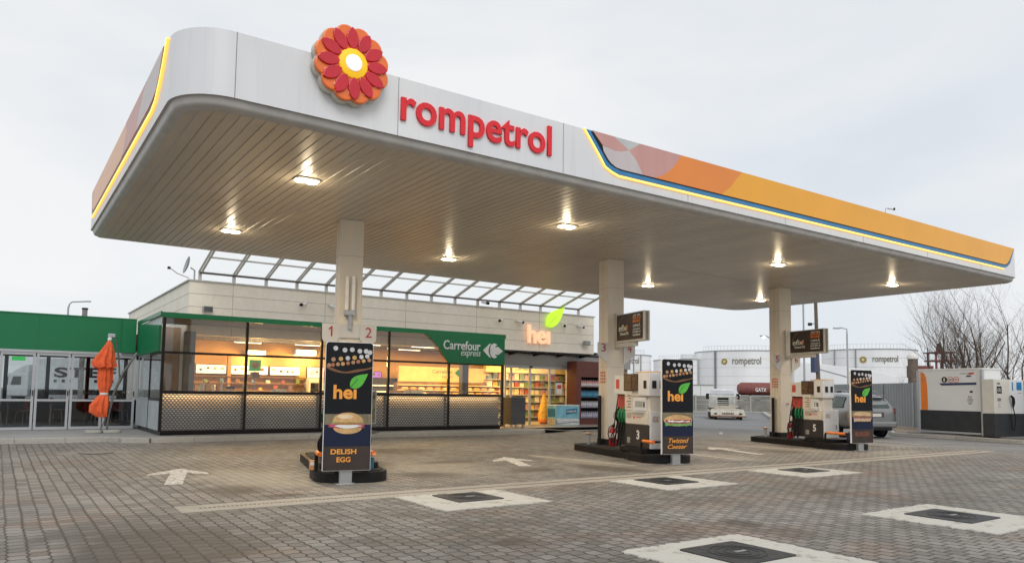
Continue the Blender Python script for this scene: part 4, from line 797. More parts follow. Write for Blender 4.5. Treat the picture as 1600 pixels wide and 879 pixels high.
mb = MB(); axd = ((0, 1, 0), (.25, 0, .97), (-.97, .1, .25)); mb.lathe([(.27, .06), (.2, .03), (.1, .01), (.0, 0)], (-.18, 0, .48), 24, 0, axd, cap=False).lathe([(.27, .075), (.2, .045), (.1, .025), (.0, .015)], (-.18, 0, .48), 24, 0, axd, cap=False).build('reflector', M('dish_grey', (.36, .38, .41), .5), t, smooth=True)
MB().tube([(-.15, 0, .1), (-.5, -.05, .2), (-.72, -.1, .34)], .012, 6).build('feed_arm', STEEL, t); MB().box(-.78, -.70, -.14, -.06, .3, .37).build('feed_head', BLACK, t)

# ---- inside the shop
def strip(x, y, z, l, lab):
    t = thing('ceiling_strip_light', lab, 'light', (x, y, z), 0, 'strip lights in the shop ceiling'); MB().box(-l / 2, l / 2, -.06, .06, 0, .05).build('body', STICK, t); MB().box(-l / 2 + .02, l / 2 - .02, -.05, .05, -.006, -.001).build('tube', EM('strip_glow', (1, .86, .62), 6), t)
sl_ = [(6.7, 23.9), (9.3, 26.6), (7.2, 26.8), (10.8, 24.6), (12.9, 24.4), (13.4, 26.5), (15.6, 26.4), (17.5, 25.2), (19.5, 25.2), (11.3, 26.6)]
for k, (x, y) in enumerate(sl_): strip(x, y, 3.0, .95, 'slim warm strip light under the grey shop ceiling')
for k, (x, y) in enumerate(((6.5, 24.8), (10.2, 24.6), (14., 25.), (18.2, 24.9))):
    ld = bpy.data.lights.new('shop_lamp', 'AREA'); ld.shape = 'RECTANGLE'; ld.size = 3; ld.size_y = 2; ld.energy = 240; ld.color = (1, .62, .20); lo = bpy.data.objects.new('shop_lamp', ld); COL.objects.link(lo); lo.location = (x, y, 2.97)
ld = bpy.data.lights.new('bay_lamp', 'AREA'); ld.shape = 'RECTANGLE'; ld.size = 9; ld.size_y = .5; ld.energy = 25; ld.color = (1, .68, .36); lo = bpy.data.objects.new('bay_lamp', ld); COL.objects.link(lo); lo.location = (9, 21.9, 3.2)
for k, (x, z, s_) in enumerate(((7.55, 2.56, .75), (9.4, 2.66, .8))):
    t = thing('hood_lamp', ('left', 'right')[k] + ' bright warm hood lamp over the kitchen wall', 'lamp', (x, 27.25, z), 0, 'hood lamps in the shop'); MB().box(-s_ / 2, s_ / 2, -.22, .2, 0, .2).build('hood', STEEL, t); MB().box(-s_ / 2 + .03, s_ / 2 - .03, -.225, -.221, -.0, .18).box(-s_ / 2 + .03, s_ / 2 - .03, -.2, .18, -.008, -.002).build('glow', EM('hood_glow', (1, .80, .45), 7), t)
    hd = bpy.data.lights.new('hood_light', 'POINT'); hd.energy = 75; hd.color = (1, .64, .22); hd.shadow_soft_size = .2; ho = bpy.data.objects.new('hood_light', hd); COL.objects.link(ho); ho.parent = t; ho.location = (0, -.45, -.15)
PICT = [M('food_red', (.38, .09, .05), .5, var=.5, scale=18), M('food_amber', (.60, .34, .10), .5, var=.5, scale=18), M('food_green', (.17, .24, .09), .5, var=.5, scale=18), M('food_brown', (.22, .11, .06), .5, var=.6, scale=18), M('food_cream', (.66, .58, .42), .5, var=.5, scale=18), M('food_pink', (.45, .25, .24), .5, var=.5, scale=18), M('pack_blue', (.12, .17, .28), .5, var=.5, scale=18), M('pack_white', (.62, .6, .55), .5, var=.4, scale=18)]
MENU = EM('menu_backlight', (1, .93, .80), .75)
def menu(x0, x1, z0, z1, lab, mat=MENU):
    t = thing('menu_board', lab, 'menu board', ((x0 + x1) / 2, 27.35, z0), 0, 'backlit menu boards'); h = z1 - z0; w_ = (x1 - x0) / 2
    MB().box(-w_, w_, -.03, .06, 0, h).build('case', FRAMEB, t); MB().box(-w_ + .02, w_ - .02, -.036, -.031, .02, h - .02).build('screen', mat, t); rnd = random.Random(x0)
    n = int(w_ * 2 / .24)
    for k in range(n):
        cx_, cz_ = -w_ + .16 + k * .24 + rnd.uniform(-.03, .03), h * rnd.uniform(.4, .62)
        MB().prism(disc(0, 0, rnd.uniform(.05, .09), 10, rnd.uniform(.03, .06)), .003, FRONT, (cx_, -.037, cz_)).build('dish_picture', PICT[rnd.randrange(6)], t)
menu(5.6, 6.64, 1.88, 2.22, 'leftmost backlit food menu board'); menu(6.78, 8.1, 1.88, 2.22, 'second backlit food menu board from the left'); menu(8.15, 9.3, 1.88, 2.22, 'third backlit food menu board, left of the tall wooden post'); menu(9.55, 10.25, 1.80, 2.24, 'pinkish menu screen above the white cooler', EM('pink_screen', (.85, .55, .5), .7))
menu(12.1, 12.6, 1.88, 2.14, 'small purple screen on the drinks cooler', EM('purple_screen', (.35, .12, .55), .9))
t = thing('wooden_post', 'light wooden post between the menu boards', 'post', (6.71, 27.3, .13)); MB().box(-.06, .06, -.08, .08, 0, 2.4).build('shaft', M('wood', (.50, .27, .10), .5, var=.2, stretch=(1, 1, .1)), t, bevel=.01); MB().box(-.09, .09, -.1, .1, 0, .1).build('foot', M('wood', (0, 0, 0)), t)
WOOD = M('brown_wood', (.20, .11, .05), .5, var=.3, stretch=(1, 1, .1))
# back bar
t = thing('back_bar', 'brown wooden back bar shelving under the menu boards', 'shelf', (8, 27.2, .13))
MB().box(-3.2, 1.5, -.2, .25, 0, .9).build('cabinet', WOOD, t, bevel=.01)
for z in (1.15, 1.42, 1.66): MB().box(-3.2, 1.5, -.05, .25, z, z + .03).build('shelf_board', WOOD, t)
rnd = random.Random(5)
for k in range(16):
    x = 5.1 + k * .27; c = PICT[rnd.randrange(8)]; h = rnd.uniform(.10, .2)
    t = MB().box(-.07, .07, -.06, .06, 0, h).build('drink_carton', c, loc=(x, 27.2, (1.31, 1.58)[k % 2]), bevel=.01); tag(t, 'small food packet standing on the brown back bar', 'packet', 'packets on the back bar')
t = thing('drinks_cooler', 'white upright cooler with shelves under the pinkish screen', 'cooler', (9.9, 27.1, .13)); MB().box(-.42, .42, -.25, .3, 0, 1.66).build('cabinet', PWHITE, t, bevel=.02); MB().box(-.36, -.05, -.256, -.251, .9, 1.5).build('dark_hatch', SCREEN, t)
for k in range(4): MB().box(.02, .38, -.27, -.251, .8 + k * .2, .84 + k * .2).build('shelf_edge', STICK, t)
t = thing('glass_door_fridge', 'dark fridge with lit shelves under the purple screen', 'fridge', (12.9, 27.0, .13)); MB().box(-1.0, 1.0, -.1, .4, 0, 1.75).build('cabinet', DARK, t, bevel=.02)
for k in range(3): MB().box(-.92, .92, -.2, -.101, .95 + k * .24, .99 + k * .24).build('lit_shelf', EM('shelf_glow', (1, .82, .5), 1.2), t)
# front counter
t = thing('serving_counter', 'long dark counter running behind the shop windows', 'counter', (9, 22.2, .13)); MB().box(-4.9, 4.3, -.25, .35, 0, 1.10).build('body', M('counter_dark', (.05, .045, .045), .4), t, bevel=.01); MB().box(-4.95, 4.35, -.3, .4, 1.10, 1.145).build('worktop', M('counter_top', (.10, .09, .085), .25), t, bevel=.008)
for k in range(10):
    x = 4.62 + (k % 6) * .12 + (k // 6) * .06; y = 22.0 + (k // 6) * .14; h = rnd.uniform(.16, .3); c = PICT[(4, 4, 1, 4, 0, 4, 4, 0, 1, 4)[k]]
    t = thing('sauce_bottle', 'cream or red squeeze bottle in the cluster at the left end of the counter', 'bottle', (x, y, 1.275), 0, 'squeeze bottles on the counter'); MB().lathe([(.035, 0), (.037, h * .7), (.018, h * .85)], (0, 0, 0), 10).build('bottle', c, t, smooth=True); MB().lathe([(.014, 0), (.006, .05)], (0, 0, h * .85), 8).build('nozzle', PICT[0], t)
t = thing('hanging_sign', 'green square hanging sign with a yellow disc inside the window', 'sign', (6.25, 22.4, 1.275)); MB().tube([(0, 0, 0), (0, 0, .62)], .015, 8).build('pole', STEEL, t); MB().box(-.17, .17, -.02, .02, .62, .96).build('board', EM('sign_green', (.06, .42, .08), .4), t); MB().prism(disc(0, .80, .11), .004, FRONT, (0, -.021, 0)).build('disc', PICT[1], t)
MB().lathe([(.14, 0), (.14, .012)], (0, 0, 0), 16).build('foot', STEEL, t); MB().box(-.11, .11, -.1, .1, .42, .60).build('basket', WOOD, t)
for k, (x, l) in enumerate(((5.4, .5), (6.9, .45), (7.6, .3), (8.3, .5), (10.7, .5), (11.4, .7), (12.2, .6))):
    t = thing('serving_tray', 'steel tray of food on the dark counter behind the windows', 'tray', (x, 22.15, 1.276), 0, 'food trays on the counter'); MB().box(-l / 2, l / 2, -.12, .12, 0, .03).build('tray', STEEL, t, bevel=.006)
    mb = MB()
    MB().prism([(q_[0], q_[1]) for q_ in ragged(-l / 2 + .04, l / 2 - .04, -.08, .08, .012, k)], .05 + .03 * (k % 3), UPF, (0, 0, .03)).build('food', PICT[(1, 4, 1, 3, 1, 4, 1)[k]], t, bevel=.01)
t = thing('label_printer', 'small black till screen on the left part of the counter', 'screen', (5.55, 22.35, 1.275)); MB().box(-.12, .12, -.02, .02, .04, .16).build('screen', SCREEN, t); MB().box(-.05, .05, -.03, .03, 0, .04).build('stand', BLACK, t)
# bakery island under the supermarket board
t = thing('bakery_board', 'cream inner board with small green supermarket lettering', 'sign', (15.5, 26.6, 1.75)); MB().box(-2.5, 2.2, -.03, .1, 0, .62).build('board', M('cream_sign', (.66, .48, .24), .5), t, bevel=.01)
text('lettering', 'Carrefour', GREEN, t, -1.0, .36, .95, .16, (0, -.031, 0), ext=.004, bold=.01); text('lettering', 'express', GREEN, t, -.55, .15, .5, .12, (0, -.031, 0), ext=.004, shear=.25); MB().prism([(.05, .4), (.2, .54), (.35, .54), (.5, .4), (.35, .26), (.2, .26)], .004, FRONT, (0, -.031, 0)).build('emblem', GREEN, t)
t = thing('bakery_shelving', 'wide lit bakery shelving full of bread behind the right windows', 'shelf', (15.3, 26.5, .13)); MB().box(-2.4, 2.3, .0, .35, 0, 1.6).build('cabinet', WOOD, t)
for k in range(4): MB().box(-2.4, 2.3, -.25, .0, .88 + k * .2, .9 + k * .2).build('shelf_board', EM('warm_shelf', (1, .70, .30), .7), t)
for k in range(36):
    r_, c_ = divmod(k, 12); o = MB().prism(disc(0, 0, .15, 12, .055), .16, FRONT, (0, 0, .055)).build('bread_loaf', (BUN, PICT[1], PICT[4])[k % 3], loc=(13.15 + c_ * .37 + (r_ % 2) * .1, 26.42, 1.03 + r_ * .2), bevel=.03); tag(o, 'bread loaf lying on the lit bakery shelving', 'bread', 'loaves on the bakery shelving')
# shelves of goods behind the doors
t = thing('grocery_shelving', 'tall grocery shelving packed with goods seen through the entrance doors', 'shelf', (19.6, 26.7, .13)); MB().box(-2.6, 2.6, 0, .3, 0, 2.0).build('back', M('shelf_back', (.45, .40, .33), .6), t)
for k in range(6): MB().box(-2.6, 2.6, -.35, -.001, .18 + k * .32, .2 + k * .32).build('shelf_board', STICK, t)
MB().box(-2.6, 2.6, -.3, 0, 2.1, 2.5).build('header', M('cream_header', (.78, .64, .35), .5), t); text('lettering', 'Carrefour', GREEN, t, -1.1, 2.22, .9, .16, (0, -.301, 0), ext=.004, bold=.01)
for k in range(108):
    r_, c_ = divmod(k, 18); h = rnd.uniform(.16, .27); o = MB().box(-.11, .11, -.09, .09, 0, h).build('grocery_pack', PICT[rnd.randrange(8)], loc=(17.2 + c_ * .28, 26.5, .335 + r_ * .32), bevel=.015)
    tag(o, 'grocery pack on the %s shelf behind the entrance doors' % ('lowest', 'second', 'third', 'fourth', 'fifth', 'top')[r_], 'grocery pack', 'goods on the grocery shelving')
t = thing('beach_ball_bag', 'tall yellow and orange net bag hanging by the right entrance door', 'bag', (18.3, 24.05, .15)); t.scale = (.85, .85, .86); mb = MB().lathe([(.12, 0), (.26, .12), (.28, .4), (.2, .8), (.12, 1.1), (.04, 1.4)], (0, 0, 0), 10); mb.build('net_bag', M('yellow_net', (.80, .45, .05), .5, var=.5, scale=9), t, smooth=True); MB().lathe([(.16, 0), (.27, .08), (.27, .2)], (0, 0, -.01), 10).build('bag_bottom', M('orange_net', (.8, .18, .03), .5, var=.3, scale=9), t, smooth=True)
t = thing('notice_poster', 'white notice on the fixed pane right of the entrance doors', 'poster', (18.62, 23.5, 1.3)); MB().box(-.17, .17, -.02, .05, 0, .5).build('frame', FRAMEW, t); MB().box(-.14, .14, -.026, -.021, .03, .47).build('sheet', STICK, t); MB().box(-.1, .1, -.03, -.027, .25, .4).build('print', PRED, t)
# outside the entrance
BRN = M('maroon_panel', (.125, .032, .022), .4, var=.08)
t = thing('bottle_cabinet', 'maroon outdoor shelf cabinet stacked with water bottle packs', 'cabinet', (20.3, 22.9, .05))
mb = MB().box(-1.25, 1.3, 0, .6, 1.98, 2.62).box(-1.25, -1.0, 0, .6, 0, 1.98).box(1.0, 1.3, 0, .6, 0, 1.98).box(-1.0, 1.0, 0, .6, 0, .3).build('frame', BRN, t, bevel=.006); MB().box(-1.0, 1.0, .5, .58, .3, 1.98).build('back', M('cab_back', (.03, .02, .02), .6), t)
for z in (.3, .72, 1.14, 1.56): MB().box(-1.0, 1.0, .02, .5, z, z + .03).build('shelf_board', FRAMEB, t)
MB().box(-1.252, 1.302, -.002, .0, 2.3, 2.306).build('panel_joint', BLACK, t)
PM = [M('bottle_cap_pink', (.65, .35, .33), .3, var=.5, scale=30), M('bottle_blue', (.06, .25, .40), .25, var=.5, scale=30), M('bottle_clear', (.55, .56, .58), .25, var=.4, scale=30), M('bottle_violet', (.42, .40, .52), .25, var=.4, scale=30)]
for r_ in range(4):
    base = None
    for c_ in range(6):
        loc = (19.47 + c_ * .33, 23.12, .385 + r_ * .42)
        if base is None:
            base = thing('bottle_pack', 'shrink-wrapped bottle pack on the %s shelf of the maroon cabinet' % ('bottom', 'second', 'third', 'top')[r_], 'bottle pack', loc, 0, 'bottle packs in the maroon cabinet')
            mb = MB()
            for a in range(2):
                for b in range(3): mb.lathe([(.05, 0), (.05, .17), (.018, .24), (.018, .27)], (-.105 + b * .105, -.12 + a * .105, 0), 8)
            mb.build('bottle_cluster', PM[(3, 2, 1, 0)[r_]], base, smooth=True); MB().box(-.16, .16, -.175, .05, .02, .13).build('wrap', PM[(3, 3, 1, 2)[r_]], base, bevel=.03)
        else: dup(base, loc)
t = thing('ice_chest', 'white and blue ice chest with icy print beside the entrance', 'ice chest', (18.2, 22.5, .05))
MB().box(-.5, .68, 0, .55, .07, .84).build('body', M('ice_blue', (.22, .52, .66), .35, var=.25, scale=3), t, bevel=.012); MB().box(-.46, .64, .02, .5, 0, .07).build('base', BLACK, t); MB().box(-.51, .69, -.01, .56, .84, .87).build('lid', STICK, t, bevel=.008)
pr = MB().prism(ragged(-.47, .66, .09, .34, .03, 4), .004, FRONT, (0, -.001, 0)).build('snow_print', M('snow_print', (.66, .72, .76), .5, var=.2, scale=12), t)
MB().prism([(.0, .5), (.56, .56), (.56, .74), (.0, .70)], .004, FRONT, (0, -.001, 0)).build('dark_patch', M('ice_navy', (.02, .16, .30), .4), t); text('lettering', 'GHEAȚĂ', STICK, t, .04, .56, .48, .12, (0, -.0055, 0), ext=.003, bold=.02)
MB().box(-.504, -.501, .04, .5, .4, .72).build('dark_patch', M('ice_navy', (0, 0, 0)), t); MB().box(-.5045, -.5015, .06, .48, .1, .36).build('side_print', M('tan_print', (.5, .42, .3), .5, var=.4, scale=12), t)
t = thing('parcel_locker', 'dark grey ribbed metal locker on short legs at the right end of the glazed bay', 'locker', (15.3, 21.6, .12))
MB().box(-.33, .31, 0, .6, .12, 1.06).build('cabinet', stripe_mat('ribbed_grey', (.095, .10, .105), (.04, .04, .045), 2, .085, .4, .4), t, bevel=.01); MB().box(-.31, -.24, .02, .1, 0, .12).build('leg', STEEL, t); MB().box(.22, .29, .02, .1, 0, .12).build('leg', STEEL, t); MB().box(-.31, -.24, .5, .58, 0, .12).build('leg', STEEL, t); MB().box(.22, .29, .5, .58, 0, .12).build('leg', STEEL, t)
MB().box(-.34, .32, -.01, .61, 1.06, 1.09).build('lid', M('lid_grey', (.14, .14, .145), .4), t, bevel=.006)
t = thing('poster_stand', 'framed poster stand on a dark foot, half hidden behind the nearest banner', 'poster stand', (9.0, 20.55, .12))
MB().lathe([(.42, 0), (.40, .05), (.1, .09)], (0, 0, 0), 24).build('foot', M('foot_grey', (.10, .10, .105), .5), t, smooth=True); MB().tube([(0, 0, .05), (0, 0, .4)], .03, 8).build('stem', STEEL, t); MB().box(-.33, .33, -.03, .03, .26, 1.25).build('frame', FRAMEW, t, bevel=.008); MB().box(-.29, .29, -.036, -.031, .3, 1.21).build('poster', M('poster_print', (.22, .2, .12), .4, var=.9, scale=7), t)

# ------------------------------------------------------------------ glass pavilion on the left
pav = thing('glass_pavilion', 'low pavilion with a green fascia and folding glass doors', 'pavilion', (-1, 25.05, .12)); V = dict(parent=pav, world=True)
MB().box(-9, 3.39, 25.05, 25.2, 2.40, 3.42).build('green_fascia', GREEN, **V); MB().box(-9.02, 3.4, 25.03, 31.6, 3.42, 3.45).build('coping', GREEN, **V)
MB().box(.88, .886, 25.047, 25.05, 2.40, 3.42).build('fascia_joint', M('joint_green', (0, 0, 0)), **V); MB().box(3.0, 3.38, 24.93, 25.049, 2.41, 3.40).build('green_return', GREEN, **V)
MB().box(-9, 4.5, 25.2, 31.5, 2.62, 2.70).build('ceiling', M('pav_ceiling', (.10, .095, .09), .8), **V); MB().box(-9, 4.5, 25.1, 31.5, .122, .126).build('floor', M('pav_floor', (.06, .055, .05), .5), **V)
MB().box(-9, -8.9, 25.2, 31.5, .12, 3.4).build('end_wall', GREEN, **V); MB().box(-9, 4.5, 31.4, 31.5, 2.42, 3.4).build('back_fascia', M('back_dark', (.05, .03, .025), .6), **V)
for k in range(11): MB().box(-8.6 + k * 1.25, -8.48 + k * 1.25, 31.38, 31.5, .12, 2.42).build('back_post', M('post_dark', (.045, .035, .035), .6), **V)
MB().box(-9, 4.5, 31.43, 31.44, .9, 2.42).build('back_pane', GLASSD, **V); MB().box(-9, 4.5, 31.36, 31.46, .12, .9).build('back_parapet', M('back_low', (.07, .055, .05), .6), **V)
MB().box(-9, 3.5, 25.04, 25.12, 2.325, 2.398).build('head_rail', FRAMEW, **V)
for k in range(14):
    a = -8.595 + k * .86; b = a + .86
    dr = MB().box(a + .012, a + .075, 25.06, 25.12, .13, 2.32).box(b - .075, b - .012, 25.06, 25.12, .13, 2.32).box(a + .075, b - .075, 25.06, 25.12, 2.25, 2.32).box(a + .075, b - .075, 25.06, 25.12, .13, .21).box(a + .075, b - .075, 25.06, 25.12, .94, 1.0).build('glass_door', FRAMEW, **V)
    MB().box(a + .075, b - .075, 25.085, 25.093, 1.0, 2.25).build('pane', GLASSP, dr, True); MB().box(a + .075, b - .075, 25.085, 25.093, .21, .94).build('pane', GLASSD, dr, True); MB().box(b - .055, b - .03, 25.03, 25.06, 1.1, 1.25).build('handle', BLACK, dr, True)
REDC = M('red_chair', (.32, .03, .03), .5)
def chair(x, y, rz, lab):
    t = thing('cafe_chair', lab, 'chair', (x, y, .127), rz, 'red chairs in the glass pavilion')
    MB().prism(rrect(-.21, .21, -.21, .21, .07), .04, UPF, (0, 0, .44)).build('seat', REDC, t, bevel=.01); MB().prism(rrect(-.2, .2, .5, .86, .08), .03, FRONT, (0, .22, 0)).build('backrest', REDC, t, bevel=.01)
    for a, b in ((-1, -1), (1, -1), (-1, 1), (1, 1)): MB().tube([(a * .17, b * .17, .44), (a * .2, b * .2, 0)], .012, 6).build('leg', STEEL, t)
chair(-.1, 27.3, .3, 'red cafe chair farthest left behind the folding doors'); chair(.75, 27.6, -2.6, 'red cafe chair facing away, second from the left'); chair(2.6, 27.4, .5, 'red cafe chair behind the closed umbrella'); chair(3.4, 27.9, 2.6, 'red cafe chair nearest the shop, behind the umbrella'); chair(1.7, 29.2, 1.2, 'red cafe chair deep inside the pavilion')
for k, (x, y) in enumerate(((.3, 28.1), (3.0, 28.4), (1.4, 27.2))):
    t = thing('cafe_table', ('small dark cafe table at the left of the pavilion', 'small dark cafe table behind the umbrella', 'small dark cafe table in the middle of the pavilion')[k], 'table', (x, y, .127)); MB().lathe([(.34, .72), (.34, .75)], (0, 0, 0), 24).build('tabletop', DARK, t); MB().tube([(0, 0, .01), (0, 0, .72)], .03, 8).build('stem', STEEL, t); MB().lathe([(.22, 0), (.2, .02)], (0, 0, 0), 20).build('foot', STEEL, t)
t = thing('exit_lamp', 'green lit exit lamp under the pavilion ceiling', 'exit sign', (.55, 30.9, 2.25)); MB().box(-.2, .2, -.03, .03, 0, .14).build('face', EM('green_lamp', (.02, .5, .08), .9), t); MB().box(-.02, .02, -.02, .02, .14, .37).build('hanger', DARK, t)
t = thing('yellow_notice', 'small yellow notice inside the pavilion behind the umbrella', 'poster', (3.15, 30.9, 1.9)); MB().box(-.15, .15, -.02, .02, 0, .25).build('sheet', M('yellow_print', (.75, .55, .03), .5), t); MB().box(-.14, .14, -.022, -.021, .02, .06).build('print', BLACK, t)

# closed umbrella
t = thing('cantilever_umbrella', 'closed orange cantilever umbrella with curved dark pole in front of the glass doors', 'umbrella', (2.55, 23.1, .12))
fab = MB(); n = 112
def ringp(cx_, z, r0, amp, ph):
    o_ = []
    for k in range(n):
        th = 2 * math.pi * k / n + ph * .6; fo = math.sin(8 * th + z * 1.5) + .45 * math.sin(13 * th - z * 2.3 + 1); rr = r0 + amp * fo
        o_.append((cx_ + rr * math.cos(th), rr * .8 * math.sin(th), z + (amp * .5 * fo if z < .5 or 1.76 < z < 1.79 else 0)))
    return o_
prof = [(-.07, 2.55, .03, 0), (-.08, 2.4, .09, .01), (-.13, 2.15, .18, .03), (-.20, 1.93, .255, .045), (-.17, 1.78, .255, .05), (-.14, 1.77, .155, .03), (-.14, 1.55, .165, .03), (-.13, 1.3, .15, .025), (-.14, 1.12, .105, .012), (-.14, 1.05, .09, .006), (-.17, .95, .14, .02), (-.23, .75, .21, .035), (-.24, .56, .21, .04), (-.16, .43, .13, .03)]
loft(fab, [ringp(*q, .1 * i_) for i_, q in enumerate(prof)]); fab = fab.build('folded_canopy', ORF, t, smooth=True)
MB().lathe([(.10, 0), (.108, .03), (.10, .06)], (-.14, 0, 1.03), 20).build('tie_band', STICK, fab)
MB().lathe([(.05, 0), (.06, .04), (.03, .12)], (-.07, 0, 2.52), 14).build('hub', STICK, t); MB().box(-.12, .06, -.04, .04, 2.62, 2.72).build('head_joint', FRAMEW, t, bevel=.01)
POLE = M('pole_grey', (.17, .165, .16), .4, .5)
for dyy in (-.05, .05): MB().tube([(-.03, dyy, .0), (.0, dyy, .5), (.10, dyy, 1.1), (.30, dyy, 1.65), (.62, dyy, 2.22)], .024, 8).build('curved_pole', POLE, t, smooth=True)
MB().tube([(.04, 0, 2.68), (.12, 0, 2.4), (.18, 0, 2.0), (.22, 0, 1.5)], .022, 8).build('boom', POLE, t, smooth=True); MB().tube([(-.2, 0, .05), (-.08, 0, .35), (.08, 0, 1.0), (.28, 0, 1.5), (.55, 0, 2.1)], .018, 8).build('brace', POLE, t, smooth=True)
MB().box(-.3, .1, -.03, .03, .03, .07).box(-.06, .06, -.2, .2, .03, .07).build('cross_base', POLE, t)
for k, (a, b) in enumerate(((-.56, -.16), (-.14, .30))): MB().prism(rrect(a, b, -.3, .3, .12), .075, UPF, (0, 0, .002)).build('base_slab', CONC, t, bevel=.015)

# ------------------------------------------------------------------ right side: gas unit, kerb, fence, trees
mb = MB(); KR = [(24.6, 6.0), (25.7, 9.7), (26.45, 12.0), (26.55, 14.2), (30.3, 16.4), (34.2, 22.6), (37.6, 27.3)]
for (xa, ya), (xb, yb) in zip(KR, KR[1:]):
    l = math.hypot(xb - xa, yb - ya); n = max(1, int(l)); nx, ny = (yb - ya) / l * .15, -(xb - xa) / l * .15
    for k in range(n):
        t0, t1 = k / n + .004 / l, (k + 1) / n - .004 / l; P0 = (xa + (xb - xa) * t0, ya + (yb - ya) * t0); P1 = (xa + (xb - xa) * t1, ya + (yb - ya) * t1)
        mb.prism([P0, P1, (P1[0] + nx, P1[1] + ny), (P0[0] + nx, P0[1] + ny)], .13, UPF, (0, 0, -.01))
struct('kerb', mb, CONC, bevel=.012)
struct('verge', MB().prism([(24.75, 6.0), (25.86, 9.65), (26.6, 12.0), (26.72, 14.1), (30.4, 16.2), (34.35, 22.5), (37.7, 27.2), (60, 20), (60, 5), (30, 2)], .1, UPF, (0, 0, 0)), SOIL)
struct('unit_base', MB().prism([(26.62, 8.6), (29.6, 8.6), (29.6, 13.8), (26.85, 13.8)], .05, UPF, (0, 0, .101)), ASPH)
MB_ = MB; UA = R(-9)
t = thing('gas_unit', 'white and charcoal gas storage cabinet with orange edge stripe behind the kerb', 'gas cabinet', (27.0, 13.42, .15), UA)
# local: x to the right-back (away), y along the long side; long side faces -x
lf = ((0, -1, 0), (0, 0, 1), (-1, 0, 0)); Lg = 2.26
UW = M('unit_white', (.74, .745, .74), .4, var=.05, scale=1.5)
MB().box(0, .98, -Lg, 0, .12, .80).build('lower_body', M('unit_charcoal', (.045, .048, .052), .45, var=.15), t, bevel=.006); MB().box(0, .98, -Lg, 0, .802, 2.18).build('upper_body', UW, t, bevel=.006)
MB().box(-.01, 1.0, -Lg - .02, .02, 2.18, 2.24).build('roof', STICK, t, bevel=.01)
for y in (-Lg - .03, -.03): MB().box(-.05, .05, y, y + .09, 0, 2.19).build('corner_post', FRAMEW, t, bevel=.006)
MB().box(-.03, .98, -Lg, 0, .03, .1).build('skid', FRAMEW, t)
MB().prism([(.07, .81), (.32, .81), (.315, 1.6), (.27, 1.95), (.20, 2.1), (.07, 2.15)], .004, lf, (-.001, 0, 0)).build('orange_stripe', ORANGE, t)
MB().prism([(.85, 1.66), (2.05, 1.68), (2.05, 1.76), (.75, 1.74)], .004, lf, (-.001, 0, 0)).build('navy_band', M('navy_print', (.02, .04, .12), .5), t)
mb = MB(); mb.prism(disc(.95, 1.86, .10), .004, lf, (-.005, 0, 0)).build('round_symbol', BLACK, t); MB().prism(leaf_poly(.95, 1.79, .95, 1.93, .03), .003, lf, (-.0095, 0, 0)).build('flame_print', STICK, t)
for c_ in (1.17, 1.37):
    MB().prism(disc(c_, 1.86, .10), .004, lf, (-.005, 0, 0)).build('round_symbol', PRED, t); MB().prism(disc(c_, 1.86, .08), .002, lf, (-.0095, 0, 0)).build('round_symbol_inner', STICK, t); MB().box(-.014, -.012, -c_ - .05, -c_ + .05, 1.845, 1.875).build('symbol_print', BLACK, t)
text('brand_lettering', 'rompetrol', TGREY, t, 1.5, 2.03, .3, .06, (-.001, 0, 0), lf, .003); MB().prism([(1.78, 2.03), (1.95, 2.03), (2.0, 2.09), (1.82, 2.09)], .004, lf, (-.001, 0, 0)).build('logo', PRED, t); MB().prism([(1.7, 1.95), (1.86, 1.95), (1.9, 2.0), (1.74, 2.0)], .004, lf, (-.001, 0, 0)).build('logo', M('navy_print', (0, 0, 0)), t)
MB().box(-.005, -.001, -1.92, -1.82, 1.42, 1.48).build('small_plate', BLACK, t); text('notice_print', 'GPL AUTO\nGAZ PETROLIER\nLICHEFIAT', TGREY, t, 1.72, 1.02, .2, .3, (-.001, 0, 0), lf, .002)
# dispenser end
e = thing('gas_dispenser', 'white and charcoal gas dispenser with black nozzle beside the gas cabinet', 'gas dispenser', (26.28, 11.36, .15), UA)
MB().box(.25, 1.85, -.55, -.16, .0, .74).build('lower_case', M('unit_charcoal', (0, 0, 0)), e, bevel=.01); MB().box(.25, 1.85, -.55, -.16, .745, 1.86).build('upper_case', M('warm_white', (.66, .63, .57), .4, var=.05), e, bevel=.012)
MB().box(1.05, 1.84, -.556, -.551, .75, 1.85).build('white_door', UW, e); MB().box(.40, .65, -.556, -.551, 1.4, 1.63).build('black_label', BLACK, e); text('label_lettering', 'GPL', STICK, e, .43, 1.45, .19, .12, (0, -.557, 0), ext=.002)
MB().box(1.45, 1.72, -.561, -.557, 1.52, 1.78).build('blue_label', M('blue_print', (.02, .2, .45), .4), e); MB().box(1.2, 1.26, -.561, -.557, 1.5, 1.78).build('blue_label', M('blue_print', (0, 0, 0)), e); text('red_lettering', 'rompetrol', PRED, e, 1.5, 1.4, .2, .04, (0, -.557, 0), ext=.002)
MB().box(.42, .6, -.556, -.551, 1.15, 1.25).build('small_print', TGREY, e); MB().box(.46, .56, -.556, -.551, .95, 1.1).build('small_print', M('pale_print', (.5, .48, .44), .6), e); MB().box(.42, .58, -.556, -.551, 1.70, 1.74).build('small_plate', BLACK, e)
nz = MB().tube([(1.05, -.6, 1.34), (1.07, -.66, 1.25), (1.12, -.64, 1.1), (1.12, -.62, .95)], [.03, .05, .05, .025], 8).build('nozzle', RUB, e, smooth=True); MB().tube([(1.12, -.62, .95), (1.13, -.68, .6), (1.05, -.68, .22), (1.0, -.66, .2), (.98, -.62, .6), (.97, -.6, .75)], .016, 7).build('hose', RUB, e, smooth=True)
